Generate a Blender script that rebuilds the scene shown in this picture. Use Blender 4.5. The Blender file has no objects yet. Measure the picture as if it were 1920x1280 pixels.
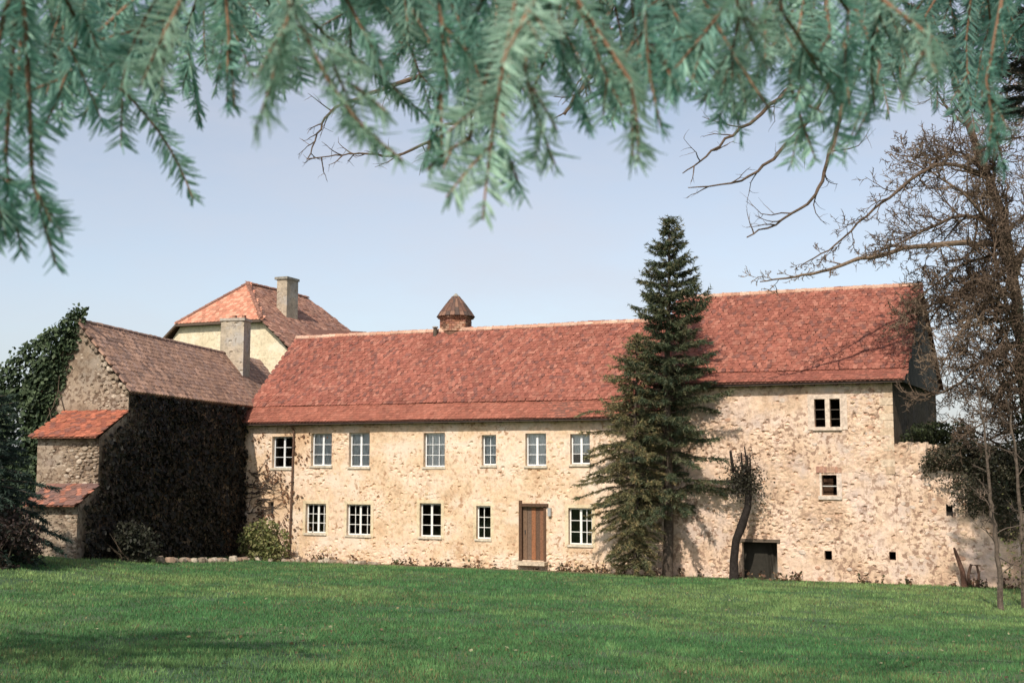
import bpy, math, random
import numpy as np
from mathutils import Matrix, Vector
random.seed(7); rng = np.random.default_rng(7)
sc = bpy.context.scene; COL = sc.collection
PI = math.pi
# ------------------------------------------------------------------ camera
FPX = 2200.0; HORIZON = 872.0; EYE = 3.589
PITCH = math.atan((HORIZON-640)/FPX)
cd = bpy.data.cameras.new('camera'); cam = bpy.data.objects.new('camera', cd); COL.objects.link(cam)
cam.location = (0, 0, EYE); cam.rotation_euler = (PI/2+PITCH, 0, 0)
cd.sensor_width = 36; cd.lens = FPX/1920*36; cd.clip_start = 0.05; cd.clip_end = 2000
cd.dof.use_dof = True; cd.dof.focus_distance = 40.0; cd.dof.aperture_fstop = 8.0
sc.camera = cam
# ------------------------------------------------------------------ sky and sun
SUN_EL = math.radians(42); SUN_AZ = math.radians(19)           # degrees left of straight behind the camera
sun_dir = Vector((-math.sin(SUN_AZ)*math.cos(SUN_EL), -math.cos(SUN_AZ)*math.cos(SUN_EL), math.sin(SUN_EL)))
w = bpy.data.worlds.new('World'); sc.world = w; w.use_nodes = True
wn = w.node_tree.nodes; wl = w.node_tree.links
sky = wn.new('ShaderNodeTexSky'); sky.sky_type = 'NISHITA'; sky.sun_disc = False
sky.sun_elevation = SUN_EL; sky.sun_rotation = math.atan2(sun_dir.x, sun_dir.y) % (2*PI)
sky.altitude = 300; sky.air_density = 1.0; sky.dust_density = 2.2; sky.ozone_density = 1.6
bg = wn['Background']; bg.inputs[1].default_value = 0.145; hs = wn.new('ShaderNodeHueSaturation'); hs.inputs['Saturation'].default_value = .62; hs.inputs['Value'].default_value = 1.0; wl.new(sky.outputs[0], hs.inputs['Color']); 
tcw = wn.new('ShaderNodeTexCoord'); mpw = wn.new('ShaderNodeMapping'); mpw.inputs['Scale'].default_value = (1, 1, 2.6); wl.new(tcw.outputs['Generated'], mpw.inputs['Vector'])
nzw = wn.new('ShaderNodeTexNoise'); nzw.inputs['Scale'].default_value = 3.2; nzw.inputs['Detail'].default_value = 7; nzw.inputs['Roughness'].default_value = .62; wl.new(mpw.outputs[0], nzw.inputs['Vector'])
rpw = wn.new('ShaderNodeValToRGB'); rpw.color_ramp.elements[0].position = .38; rpw.color_ramp.elements[0].color = (0, 0, 0, 1); rpw.color_ramp.elements[1].position = .72; rpw.color_ramp.elements[1].color = (.5, .5, .5, 1); wl.new(nzw.outputs['Fac'], rpw.inputs[0])
mxw = wn.new('ShaderNodeMix'); mxw.data_type = 'RGBA'; mxw.inputs[7].default_value = (4.3, 4.3, 4.7, 1); wl.new(rpw.outputs[0], mxw.inputs[0]); wl.new(hs.outputs[0], mxw.inputs[6]); wl.new(mxw.outputs[2], bg.inputs[0])     # thin high cloud veil

sl = bpy.data.lights.new('sun', 'SUN'); sl.energy = 4.3; sl.angle = math.radians(0.53); sl.color = (1, .92, .82)
so = bpy.data.objects.new('sun', sl); COL.objects.link(so); so.rotation_euler = sun_dir.to_track_quat('Z', 'Y').to_euler()
so.location = (-20, -20, 40)
vs = sc.view_settings; vs.view_transform = 'Standard'; vs.look = 'None'; vs.gamma = 1; vs.exposure = 0.15; vs.use_curve_mapping = False
# ------------------------------------------------------------------ noise
def h2(ix, iy, s):
    n = (ix.astype(np.int64)*374761393 + iy.astype(np.int64)*668265263 + s*1442695041) & 0x7fffffff
    n = ((n ^ (n >> 13))*1274126177) & 0x7fffffff
    return ((n ^ (n >> 16)) & 0xffff)/65535.0
def vn(x, y, s=0):
    x = np.asarray(x, float); y = np.asarray(y, float)
    ix = np.floor(x); iy = np.floor(y); fx = x-ix; fy = y-iy
    fx = fx*fx*(3-2*fx); fy = fy*fy*(3-2*fy)
    a = h2(ix, iy, s); b = h2(ix+1, iy, s); c = h2(ix, iy+1, s); d = h2(ix+1, iy+1, s)
    return (a*(1-fx)+b*fx)*(1-fy)+(c*(1-fx)+d*fx)*fy
def fbm(x, y, s=0, o=4):
    t = 0; a = .5; n = 0
    for k in range(o):
        t = t+a*vn(np.asarray(x)*2**k, np.asarray(y)*2**k, s+k*17); n += a; a *= .5
    return t/n
def cell(x, y, s=0):
    x = np.asarray(x, float); y = np.asarray(y, float); ix = np.floor(x); iy = np.floor(y)
    f1 = np.full(x.shape, 9.); f2 = np.full(x.shape, 9.); idr = np.zeros(x.shape)
    for dx in (-1, 0, 1):
        for dy in (-1, 0, 1):
            cx = ix+dx; cy = iy+dy
            d = np.hypot(cx+h2(cx, cy, s)-x, cy+h2(cx, cy, s+5)-y); r = h2(cx, cy, s+9)
            m = d < f1
            f2 = np.where(m, f1, np.minimum(f2, d)); idr = np.where(m, r, idr); f1 = np.where(m, d, f1)
    return f1, f2, idr
def sst(a, b, x): t = np.clip((np.asarray(x, float)-a)/(b-a), 0, 1); return t*t*(3-2*t)
# ------------------------------------------------------------------ geometry helpers
class MB:
    def __init__(s): s.v = []; s.f = []; s.c = []; s.n = 0
    def add(s, v, faces, tint=None):
        v = np.asarray(v, float).reshape(-1, 3)
        for f in faces if isinstance(faces, (list, tuple)) and len(faces) and isinstance(faces[0], np.ndarray) and faces[0].ndim == 2 else [faces]:
            if isinstance(f, np.ndarray) and f.ndim == 2: s.f.append(f+s.n)
            else:
                for q in f: s.f.append(np.array([q])+s.n)
        s.v.append(v); s.n += len(v)
        if tint is None: tint = (1, 1, 1)
        t = np.asarray(tint, float)
        if t.ndim == 1: t = np.tile(t, (len(v), 1))
        s.c.append(t)
    def hexa(s, p, tint=None):   # 8 corners: bottom 4 (ccw), top 4
        s.add(p, [(3, 2, 1, 0), (4, 5, 6, 7), (0, 1, 5, 4), (1, 2, 6, 5), (2, 3, 7, 6), (3, 0, 4, 7)], tint)
    def tube(s, pts, rad, k=6, tint=None, cap=True):
        pts = np.asarray(pts, float); n = len(pts); rad = np.broadcast_to(np.asarray(rad, float), (n,))
        tg = np.gradient(pts, axis=0); tg /= np.linalg.norm(tg, axis=1)[:, None]+1e-9
        ref = np.array([0, 0, 1.]) if abs(tg[0, 2]) < .85 else np.array([1., 0, 0])
        a = np.cross(tg, ref); a /= np.linalg.norm(a, axis=1)[:, None]+1e-9; b = np.cross(tg, a)
        an = np.arange(k)*2*PI/k
        v = pts[:, None]+rad[:, None, None]*(np.cos(an)[None, :, None]*a[:, None]+np.sin(an)[None, :, None]*b[:, None])
        i = np.arange(n-1)[:, None]*k; j = np.arange(k)[None]; j2 = (j+1) % k
        q = np.stack([i+j, i+j2, i+k+j2, i+k+j], -1).reshape(-1, 4)
        s.add(v.reshape(-1, 3), q, tint)
        if cap:
            s.f.append(np.array([list(range(k))])+s.n-n*k); s.f.append(np.array([list(range(k))[::-1]])+s.n-k)
    def mesh(s, name, off=(0, 0, 0)):
        v = np.concatenate(s.v)-np.asarray(off, float); me = bpy.data.meshes.new(name)
        tot = np.concatenate([np.full(len(f), f.shape[1]) for f in s.f]); idx = np.concatenate([f.ravel() for f in s.f])
        me.vertices.add(len(v)); me.vertices.foreach_set('co', v.ravel().astype(np.float32))
        me.loops.add(len(idx)); me.loops.foreach_set('vertex_index', idx.astype(np.int32))
        me.polygons.add(len(tot)); st = np.concatenate([[0], np.cumsum(tot)[:-1]])
        me.polygons.foreach_set('loop_start', st.astype(np.int32))
        me.update(calc_edges=True); me.shade_flat()
        c = np.concatenate(s.c); at = me.color_attributes.new('tint', 'FLOAT_COLOR', 'POINT')
        at.data.foreach_set('color', np.hstack([c, np.ones((len(c), 1))]).ravel().astype(np.float32))
        return me
def rootloc(p):
    while p.parent: p = p.parent
    return np.array(p['_loc']) if '_loc' in p else np.zeros(3)
def thing(name, label, cat, loc, group=None):
    o = bpy.data.objects.new(name, None); COL.objects.link(o); o.location = tuple(loc); o.empty_display_size = .3
    o['label'] = label; o['category'] = cat; o['_loc'] = [float(x) for x in loc]
    if group: o['group'] = group
    return o
def part(name, mb, mat, parent, smooth=False, kind=None, label=None):
    me = mb.mesh(name, rootloc(parent)); me.materials.append(mat)
    if smooth: me.shade_smooth()
    o = bpy.data.objects.new(name, me); COL.objects.link(o); o.parent = parent
    if kind: o['kind'] = kind
    if label: o['label'] = label
    return o
def solo(name, mb, mat, loc, label=None, cat=None, group=None, kind=None, smooth=False):
    me = mb.mesh(name, loc); me.materials.append(mat)
    if smooth: me.shade_smooth()
    o = bpy.data.objects.new(name, me); COL.objects.link(o); o.location = tuple(loc)
    if label: o['label'] = label
    if cat: o['category'] = cat
    if group: o['group'] = group
    if kind: o['kind'] = kind
    return o
def piece(name, me, parent, M):           # a shared-mesh piece, M in world space
    o = bpy.data.objects.new(name, me); COL.objects.link(o); o.parent = parent
    M = M.copy(); M.translation = M.translation-Vector(rootloc(parent)); o.matrix_local = M
    return o
def ray(u, v):
    x = (u-960)/FPX; y = (640-v)/FPX
    return np.array([x, math.cos(PITCH)-y*math.sin(PITCH), math.sin(PITCH)+y*math.cos(PITCH)])
EYEP = np.array([0, 0, EYE])
def at(u, v, Y): r = ray(u, v); return EYEP+r*(Y/r[1])
# building frames: the long front (s along, b back, z up) and the left wing (o right, t back, z up)
A = math.radians(22.5); D = np.array([math.cos(A), -math.sin(A), 0]); N = np.array([math.sin(A), math.cos(A), 0])
P0 = np.array([.7887, 44., 0])
def F(s, b, z): return P0+D*s+N*b+np.array([0, 0, z])
def onF(u, v, b=0):
    r = ray(u, v); t = ((P0+N*b-EYEP)@N)/(r@N); q = EYEP+r*t; return (q-P0)@D, q[2]
B = math.radians(10); W = np.array([math.sin(B), math.cos(B), 0]); Q = np.array([math.cos(B), -math.sin(B), 0])
C0 = F(-12.9, 0, 0)
def G(o, t, z): return C0+Q*o+W*t+np.array([0, 0, z])
def box(mb, fr, a0, a1, b0, b1, z0, z1, tint=None):
    mb.hexa([fr(a0, b0, z0), fr(a1, b0, z0), fr(a1, b1, z0), fr(a0, b1, z0), fr(a0, b0, z1), fr(a1, b0, z1), fr(a1, b1, z1), fr(a0, b1, z1)], tint)
def ground(x, y):
    x = np.asarray(x, float); y = np.asarray(y, float)
    z = 1.95-.05*np.clip(y, -10, 56)-.024*np.clip(x, -24, 24)
    z = z+.36*sst(-9, -15, x)*sst(22, 33, y)*(1-.5*sst(40, 49, y))
    return z+.10*(fbm(x*.12, y*.12, 3, 3)-.5)
# ------------------------------------------------------------------ materials
def newmat(name):
    m = bpy.data.materials.new(name); m.use_nodes = True
    return m, m.node_tree.nodes, m.node_tree.links, m.node_tree.nodes['Principled BSDF']
def noise(n, l, vec, scale, detail=4, rough=.55):
    t = n.new('ShaderNodeTexNoise'); t.inputs['Scale'].default_value = scale; t.inputs['Detail'].default_value = detail; t.inputs['Roughness'].default_value = rough
    l.new(vec, t.inputs['Vector']); return t.outputs['Fac']
def ramp(n, l, fac, stops, interp='LINEAR'):
    r = n.new('ShaderNodeValToRGB'); r.color_ramp.interpolation = interp; e = r.color_ramp.elements
    while len(e) < len(stops): e.new(.5)
    for q, (p, c) in zip(e, stops): q.position = p; q.color = (*c, 1) if len(c) == 3 else c
    l.new(fac, r.inputs[0]); return r.outputs[0]
def mix(n, l, a, b, fac, mode='MIX'):
    m = n.new('ShaderNodeMix'); m.data_type = 'RGBA'; m.blend_type = mode
    for sck, val in ((m.inputs[0], fac), (m.inputs[6], a), (m.inputs[7], b)):
        if isinstance(val, (int, float)): sck.default_value = val
        elif isinstance(val, tuple): sck.default_value = (*val, 1)
        else: l.new(val, sck)
    return m.outputs[2]
def bump(n, l, h, bs, dist, strength=1.):
    b = n.new('ShaderNodeBump'); b.inputs['Distance'].default_value = dist; b.inputs['Strength'].default_value = strength
    l.new(h, b.inputs['Height']); l.new(b.outputs[0], bs.inputs['Normal'])
def pos(n): return n.new('ShaderNodeNewGeometry').outputs['Position']
def tintnode(n): a = n.new('ShaderNodeAttribute'); a.attribute_name = 'tint'; return a.outputs['Color']
G3 = lambda v: (v, v, v)
def mat_wall(name, cols, stain, spots=.55, patch=(.5, .44, .38)):
    m, n, l, bs = newmat(name); p = pos(n)
    c = ramp(n, l, noise(n, l, p, .75, 6, .62), [(.3, cols[0]), (.45, cols[1]), (.56, cols[2]), (.7, cols[3])])
    f = noise(n, l, p, 7, 5, .65)
    c = mix(n, l, c, ramp(n, l, f, [(.25, G3(.62)), (.5, G3(1.0)), (.75, G3(1.18))]), 1., 'MULTIPLY')
    sp = noise(n, l, p, 6.5, 4, .62); big = noise(n, l, p, .55, 3)
    spf = ramp(n, l, sp, [(spots, G3(0)), (spots+.07, G3(.9))]); bgf = ramp(n, l, big, [(.36, G3(.15)), (.56, G3(1))])
    c = mix(n, l, c, patch, ramp(n, l, noise(n, l, p, 1.05, 5, .6), [(.53, G3(0)), (.66, G3(.75))]))
    c = mix(n, l, c, stain, mix(n, l, spf, bgf, 1., 'MULTIPLY'))
    c = mix(n, l, c, tintnode(n), 1., 'MULTIPLY')
    l.new(c, bs.inputs['Base Color']); bs.inputs['Roughness'].default_value = .95; bs.inputs['Specular IOR Level'].default_value = .15
    bump(n, l, noise(n, l, p, 22, 5, .7), bs, .02, .8)
    return m
M_plaster = mat_wall('cream_plaster', [(.50, .33, .20), (.64, .465, .305), (.70, .52, .375), (.72, .585, .455)], (.36, .21, .12), .56, (.70, .58, .46))
M_rubble = mat_wall('rubble_wall', [(.42, .275, .185), (.59, .42, .29), (.67, .495, .37), (.62, .475, .395)], (.26, .165, .115), .51, (.50, .40, .34))
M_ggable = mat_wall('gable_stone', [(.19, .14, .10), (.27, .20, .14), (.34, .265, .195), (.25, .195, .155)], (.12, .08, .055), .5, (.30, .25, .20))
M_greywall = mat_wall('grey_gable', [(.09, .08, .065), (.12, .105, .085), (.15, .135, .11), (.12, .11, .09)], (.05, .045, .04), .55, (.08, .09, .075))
M_cream = mat_wall('pale_render', [(.56, .47, .32), (.62, .53, .37), (.66, .57, .41), (.64, .56, .43)], (.45, .36, .26), .62, (.70, .62, .48))
M_chim = mat_wall('chimney_render', [(.28, .235, .18), (.38, .315, .235), (.45, .375, .28), (.34, .30, .25)], (.24, .2, .16), .55, (.38, .36, .33))
def mat_tint(name, rough=.85, nscale=9, amp=(.7, 1.2), bscale=30, bdist=.01, spec=.25, trans=0, ao=None):
    m, n, l, bs = newmat(name); p = pos(n)
    c = mix(n, l, tintnode(n), ramp(n, l, noise(n, l, p, nscale, 4), [(.25, G3(amp[0])), (.75, G3(amp[1]))]), 1., 'MULTIPLY')
    l.new(c, bs.inputs['Base Color']); bs.inputs['Roughness'].default_value = rough; bs.inputs['Specular IOR Level'].default_value = spec
    if bscale: bump(n, l, noise(n, l, p, bscale, 4), bs, bdist)
    if trans:
        t = n.new('ShaderNodeBsdfTranslucent'); l.new(c, t.inputs[0]); mx = n.new('ShaderNodeMixShader'); mx.inputs[0].default_value = trans
        l.new(bs.outputs[0], mx.inputs[1]); l.new(t.outputs[0], mx.inputs[2]); l.new(mx.outputs[0], n['Material Output'].inputs[0])
    return m
M_tile = mat_tint('clay_tile', .85, 14, (.72, 1.22), 40, .008)
M_leaf = mat_tint('leaf', .6, 5, (.75, 1.2), 0, 0, .3, .25)
M_needle = mat_tint('fir_needle', .5, 30, (.8, 1.2), 0, 0, .35, .4)
M_grassblade = mat_tint('grass_blade', .7, 3, (.8, 1.2), 0, 0, .2, .3)
M_wood = mat_tint('old_wood', .85, 18, (.6, 1.25), 40, .006)
M_bark = mat_tint('bark', .95, 12, (.5, 1.4), 25, .02, .1)
M_paint = mat_tint('white_paint', .55, 12, (.85, 1.05), 60, .002, .4)
M_stone = mat_tint('field_stone', .95, 9, (.6, 1.25), 25, .015, .15)
M_cloth = mat_tint('cloth', .9, 8, (.8, 1.1), 90, .002, .1, .35)
m, n, l, bs = newmat('window_glass'); g = n.new('ShaderNodeBsdfGlossy'); g.inputs['Roughness'].default_value = .03; g.inputs[0].default_value = (.9, .95, 1, 1)
t = n.new('ShaderNodeBsdfTransparent'); t.inputs[0].default_value = (.95, .97, .97, 1); mx = n.new('ShaderNodeMixShader'); fr = n.new('ShaderNodeFresnel'); fr.inputs[0].default_value = 1.5
l.new(fr.outputs[0], mx.inputs[0]); l.new(t.outputs[0], mx.inputs[1]); l.new(g.outputs[0], mx.inputs[2]); l.new(mx.outputs[0], n['Material Output'].inputs[0]); M_glass = m
m, n, l, bs = newmat('lawn_soil'); p = pos(n)
c = ramp(n, l, noise(n, l, p, .35, 6, .6), [(.3, (.045, .10, .04)), (.5, (.065, .125, .046)), (.7, (.11, .14, .055))])
c = mix(n, l, c, ramp(n, l, noise(n, l, p, 9, 5, .7), [(.3, G3(.5)), (.7, G3(1.3))]), 1., 'MULTIPLY')
l.new(c, bs.inputs['Base Color']); bs.inputs['Roughness'].default_value = 1; bump(n, l, noise(n, l, p, 14, 5, .7), bs, .05); M_soil = m
# ------------------------------------------------------------------ the ground
xs = np.concatenate([np.linspace(-600, -40, 12), np.linspace(-36, 36, 130), np.linspace(40, 600, 12)])
ys = np.concatenate([np.linspace(-300, -12, 8), np.linspace(-8, 60, 140), np.linspace(64, 900, 16)])
X, Y = np.meshgrid(xs, ys); Z = ground(X, Y); nx = len(xs); ny = len(ys)
i = np.arange(ny-1)[:, None]*nx+np.arange(nx-1)[None]
mb = MB(); mb.add(np.stack([X, Y, Z], -1), np.stack([i, i+1, i+1+nx, i+nx], -1).reshape(-1, 4))
solo('lawn', mb, M_soil, (0, 0, 0), kind='structure', smooth=True)
m, n, l, bs = newmat('bare_earth'); p = pos(n)
c = ramp(n, l, noise(n, l, p, 3, 6, .65), [(.3, (.10, .075, .045)), (.5, (.17, .13, .075)), (.7, (.12, .13, .055))]); l.new(c, bs.inputs['Base Color']); bs.inputs['Roughness'].default_value = 1; bump(n, l, noise(n, l, p, 12, 5, .7), bs, .06); M_earth = m
gs = np.linspace(-12.8, 13, 160); gb = np.linspace(0, 1, 14); S_, B_ = np.meshgrid(gs, gb); B_ = .15-B_*(1.25+.6*(fbm(S_*.7, S_*0, 5)-.5)+.9*sst(-5, -11, S_)-.9*sst(4, 10, S_)); p3 = P0+S_[..., None]*D+B_[..., None]*N
p3[..., 2] = ground(p3[..., 0], p3[..., 1])+.012+.02*fbm(S_*3, B_*3, 4, 3)*(np.arange(14)[:, None] < 13)*1.; nx = len(gs); i = np.arange(13)[:, None]*nx+np.arange(nx-1)[None]; mb = MB(); mb.add(p3.reshape(-1, 3), np.stack([i, i+1, i+1+nx, i+nx], -1).reshape(-1, 4)[:, ::-1]); solo('earth_verge', mb, M_earth, (0, 0, 0), kind='structure', smooth=True)
def grass_field():
    n = 620000
    d = 9.5*(49/9.5)**rng.random(n); half = .47*d+2.5
    x = (rng.random(n)*2-1)*half; y = d
    fb = (np.stack([x, y], 1)-P0[:2])@N[:2]; s = (np.stack([x, y], 1)-P0[:2])@D[:2]
    ok = (fb < -.02) | (s > 22)
    wo = (np.stack([x, y], 1)-C0[:2])@Q[:2]; wt = (np.stack([x, y], 1)-C0[:2])@W[:2]
    ok &= ~((wo < .02) & (wo > -4) & (wt > -13))
    ok &= rng.random(n) < .35+.65*sst(.3, .55, fbm(x*1.3, y*1.3, 8, 3))
    strip = sst(-1.9, -.6, fb+.8*(fbm(s*.8, s*0, 5)-.5))*(s < 6)           # thin dry verge along the front
    ok &= rng.random(n) > .88*strip
    x = x[ok]; y = y[ok]; d = d[ok]; strip = strip[ok]; n = len(x); z = ground(x, y)
    cl = fbm(x*2.1, y*2.1, 12, 3); big = fbm(x*.22+4, y*.22, 31, 4)
    h = (.025+.042*rng.random(n))*(.55+.9*cl)*(1+.25*(d > 25)); wd = (.0030+.00026*d)*(.7+.7*rng.random(n))
    a = rng.random(n)*2*PI; ln = rng.random(n)*.9; la = rng.random(n)*2*PI
    b0 = np.stack([x-np.cos(a)*wd, y-np.sin(a)*wd, z-.008], 1); b1 = np.stack([x+np.cos(a)*wd, y+np.sin(a)*wd, z-.008], 1)
    tp = np.stack([x+np.cos(la)*h*ln, y+np.sin(la)*h*ln, z+h], 1)
    v = np.stack([b0, b1, tp], 1).reshape(-1, 3)
    k = np.clip((big-.5)*2.6+.45+.45*(rng.random(n)-.5)+.9*(cl-.5), 0, 1)[:, None]
    col = (1-k)*np.array([.074, .185, .064])+k*np.array([.20, .285, .10])
    dry = (rng.random(n) < .06+.16*sst(.52, .7, fbm(x*.5, y*.5, 77, 3))+.5*strip)[:, None]
    col = np.where(dry, np.array([.18, .165, .075]), col)*((.7+.6*rng.random(n))*(.55+.9*cl))[:, None]
    mb = MB(); mb.add(v, np.arange(3*n).reshape(-1, 3), np.repeat(col, 3, 0))
    solo('grass', mb, M_grassblade, (0, 0, 0), 'short green lawn grass with drier yellowish patches', 'grass', kind='stuff')
grass_field()
# ------------------------------------------------------------------ walls
def relief(s, z, seed, amp=1.):
    f1, f2, r = cell(s/.22+.3*vn(s*3, z*3, seed), z/.14, seed)
    ex = sst(.44, .68, fbm(s*.75, z*.9, seed+40, 4))
    st = np.clip((f2-f1)*2.2, 0, 1)
    d = (.003+.013*ex)*(st-.6)+.012*ex*(r-.5)
    p1, p2, pr = cell(s/.19+9, z/.13+.5*vn(s*4, z*4, seed+2), seed+3)
    pv = vn(s*7.3, z*7.9, seed+6); pit = (pr < .04+.30*ex)*sst(.26+.26*pv, .10+.2*pv, p1)
    d = d-.055*pit+.03*(fbm(s*2.2, z*2.2, seed+60, 4)-.5)+.05*(fbm(s*.5, z*.5, seed+70, 2)-.5)
    return d*amp
def wall_front(mb, fr, s0, s1, z0, z1, opens, seed, step=.036, depth=.3, amp=1., tint=None, sgn=1.):
    """displaced front skin with real openings and reveals; the front faces -b"""
    def grid(a, b, cuts):
        g = list(np.linspace(a, b, int((b-a)/step)+1)); cuts = [c for c in cuts if a < c < b]
        g = [q for q in g if all(abs(q-c) > step*.45 for c in cuts)]+cuts
        return np.array(sorted(set(g)))
    gs = grid(s0, s1, [c for o in opens for c in o[:2]]); gz = grid(z0, z1, [c for o in opens for c in o[2:4]])
    S, Zz = np.meshgrid(gs, gz); d = relief(S, Zz, seed, amp)
    keep = np.ones((len(gz)-1, len(gs)-1), bool); cs = (gs[1:]+gs[:-1])/2; cz = (gz[1:]+gz[:-1])/2
    for (a, b, e, f_) in opens:
        keep &= ~((cs[None] > a) & (cs[None] < b) & (cz[:, None] > e) & (cz[:, None] < f_))
        dx = np.maximum(np.maximum(a-S, S-b), 0); dz = np.maximum(np.maximum(e-Zz, Zz-f_), 0)
        d = d*sst(0, .10, np.hypot(dx, dz))
    V = np.array([fr(0, 0, 0)])+0*np.zeros((1, 3))
    e0 = fr(0, 0, 0); es = fr(1, 0, 0)-e0; eb = fr(0, 1, 0)-e0
    V = e0+S[..., None]*es-d[..., None]*eb+Zz[..., None]*np.array([0, 0, 1.])
    nx = len(gs); i = np.arange(len(gz)-1)[:, None]*nx+np.arange(nx-1)[None]; q = np.stack([i, i+1, i+1+nx, i+nx], -1)[keep]
    mb.add(V.reshape(-1, 3), q, tint)
    for (a, b, e, f_) in opens:
        for (p, r) in (((a, e), (a, f_)), ((b, f_), (b, e)), ((a, f_), (b, f_)), ((b, e), (a, e))):
            mb.add([fr(p[0], 0, p[1]), fr(r[0], 0, r[1]), fr(r[0], depth, r[1]), fr(p[0], depth, p[1])], [(0, 1, 2, 3)], tint)
def opx(u0, u1, v0, v1, b=0):
    a = onF(u0, v1, b); c = onF(u1, v0, b); a2 = onF(u0, v0, b); c2 = onF(u1, v1, b)
    return ((a[0]+a2[0])/2, (c[0]+c2[0])/2, (a[1]+c2[1])/2, (c[1]+a2[1])/2)
# stone pieces that stand proud of the walls
def stone_mesh(seed, col):
    r = np.random.default_rng(seed); mb = MB(); k = 7
    v = [(0, 0, .5)]
    for (rr, zz) in ((.72, .40), (1., .05)):
        for j in range(k):
            a = 2*PI*(j+.3*r.random())/k; q = rr*(.42+.12*r.random()); v.append((math.cos(a)*q, math.sin(a)*q, zz+.1*r.random()))
    for j in range(k):
        a = 2*PI*j/k; v.append((math.cos(a)*.45, math.sin(a)*.45, -.3))
    fs = [(0, 1+j, 1+(j+1) % k) for j in range(k)]
    for c in (0, 1): fs += [(1+c*k+j, 1+(c+1)*k+j, 1+(c+1)*k+(j+1) % k, 1+c*k+(j+1) % k) for j in range(k)]
    mb.add(v, fs, col); me = mb.mesh('stone'); me.materials.append(M_stone); return me
def stone_set(seed, cols): return [stone_mesh(seed+i, cols[i % len(cols)]) for i in range(12)]
ST_main = stone_set(100, [(.62, .47, .29), (.56, .41, .25), (.66, .53, .36), (.50, .35, .22)])
ST_right = stone_set(200, [(.60, .44, .30), (.64, .50, .37), (.50, .36, .25), (.58, .47, .38), (.46, .28, .19)])
ST_gable = stone_set(300, [(.36, .285, .21), (.27, .21, .15), (.45, .37, .285), (.21, .16, .12)])
ST_loose = stone_set(400, [(.36, .29, .22), (.24, .19, .14), (.46, .39, .30), (.30, .21, .15)])
def stones_on(parent, fr, meshes, n, region, opens, size, seed, weight, flat=.10, proud=.0):
    """scatter n stones on the front (facing -b) where weight(s,z) is high"""
    r = random.Random(seed); done = []; tries = 0
    e0 = fr(0, 0, 0); es = Vector(fr(1, 0, 0)-e0); eb = Vector(fr(0, 1, 0)-e0)
    while len(done) < n and tries < n*60:
        tries += 1; s = r.uniform(region[0], region[1]); z = r.uniform(region[2], region[3])
        if r.random() > weight(s, z): continue
        if any(o[0]-.16 < s < o[1]+.16 and o[2]-.16 < z < o[3]+.16 for o in opens): continue
        sx = r.uniform(*size); sz = sx*r.uniform(.45, .75)
        if any(abs(s-q[0]) < (sx+q[2])*.42 and abs(z-q[1]) < (sz+q[3])*.42 for q in done): continue
        done.append((s, z, sx, sz)); c = Vector(fr(s, proud, z)); a = r.uniform(-.25, .25)
        ax = es*math.cos(a)+Vector((0, 0, 1))*math.sin(a); az = Vector((0, 0, 1))*math.cos(a)-es*math.sin(a)
        f = r.uniform(.7, 1.3)*flat
        M = Matrix(((ax.x*sx, az.x*sz, -eb.x*f, c.x), (ax.y*sx, az.y*sz, -eb.y*f, c.y), (ax.z*sx, az.z*sz, -eb.z*f, c.z), (0, 0, 0, 1)))
        piece('stone', r.choice(meshes), parent, M)
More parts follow.
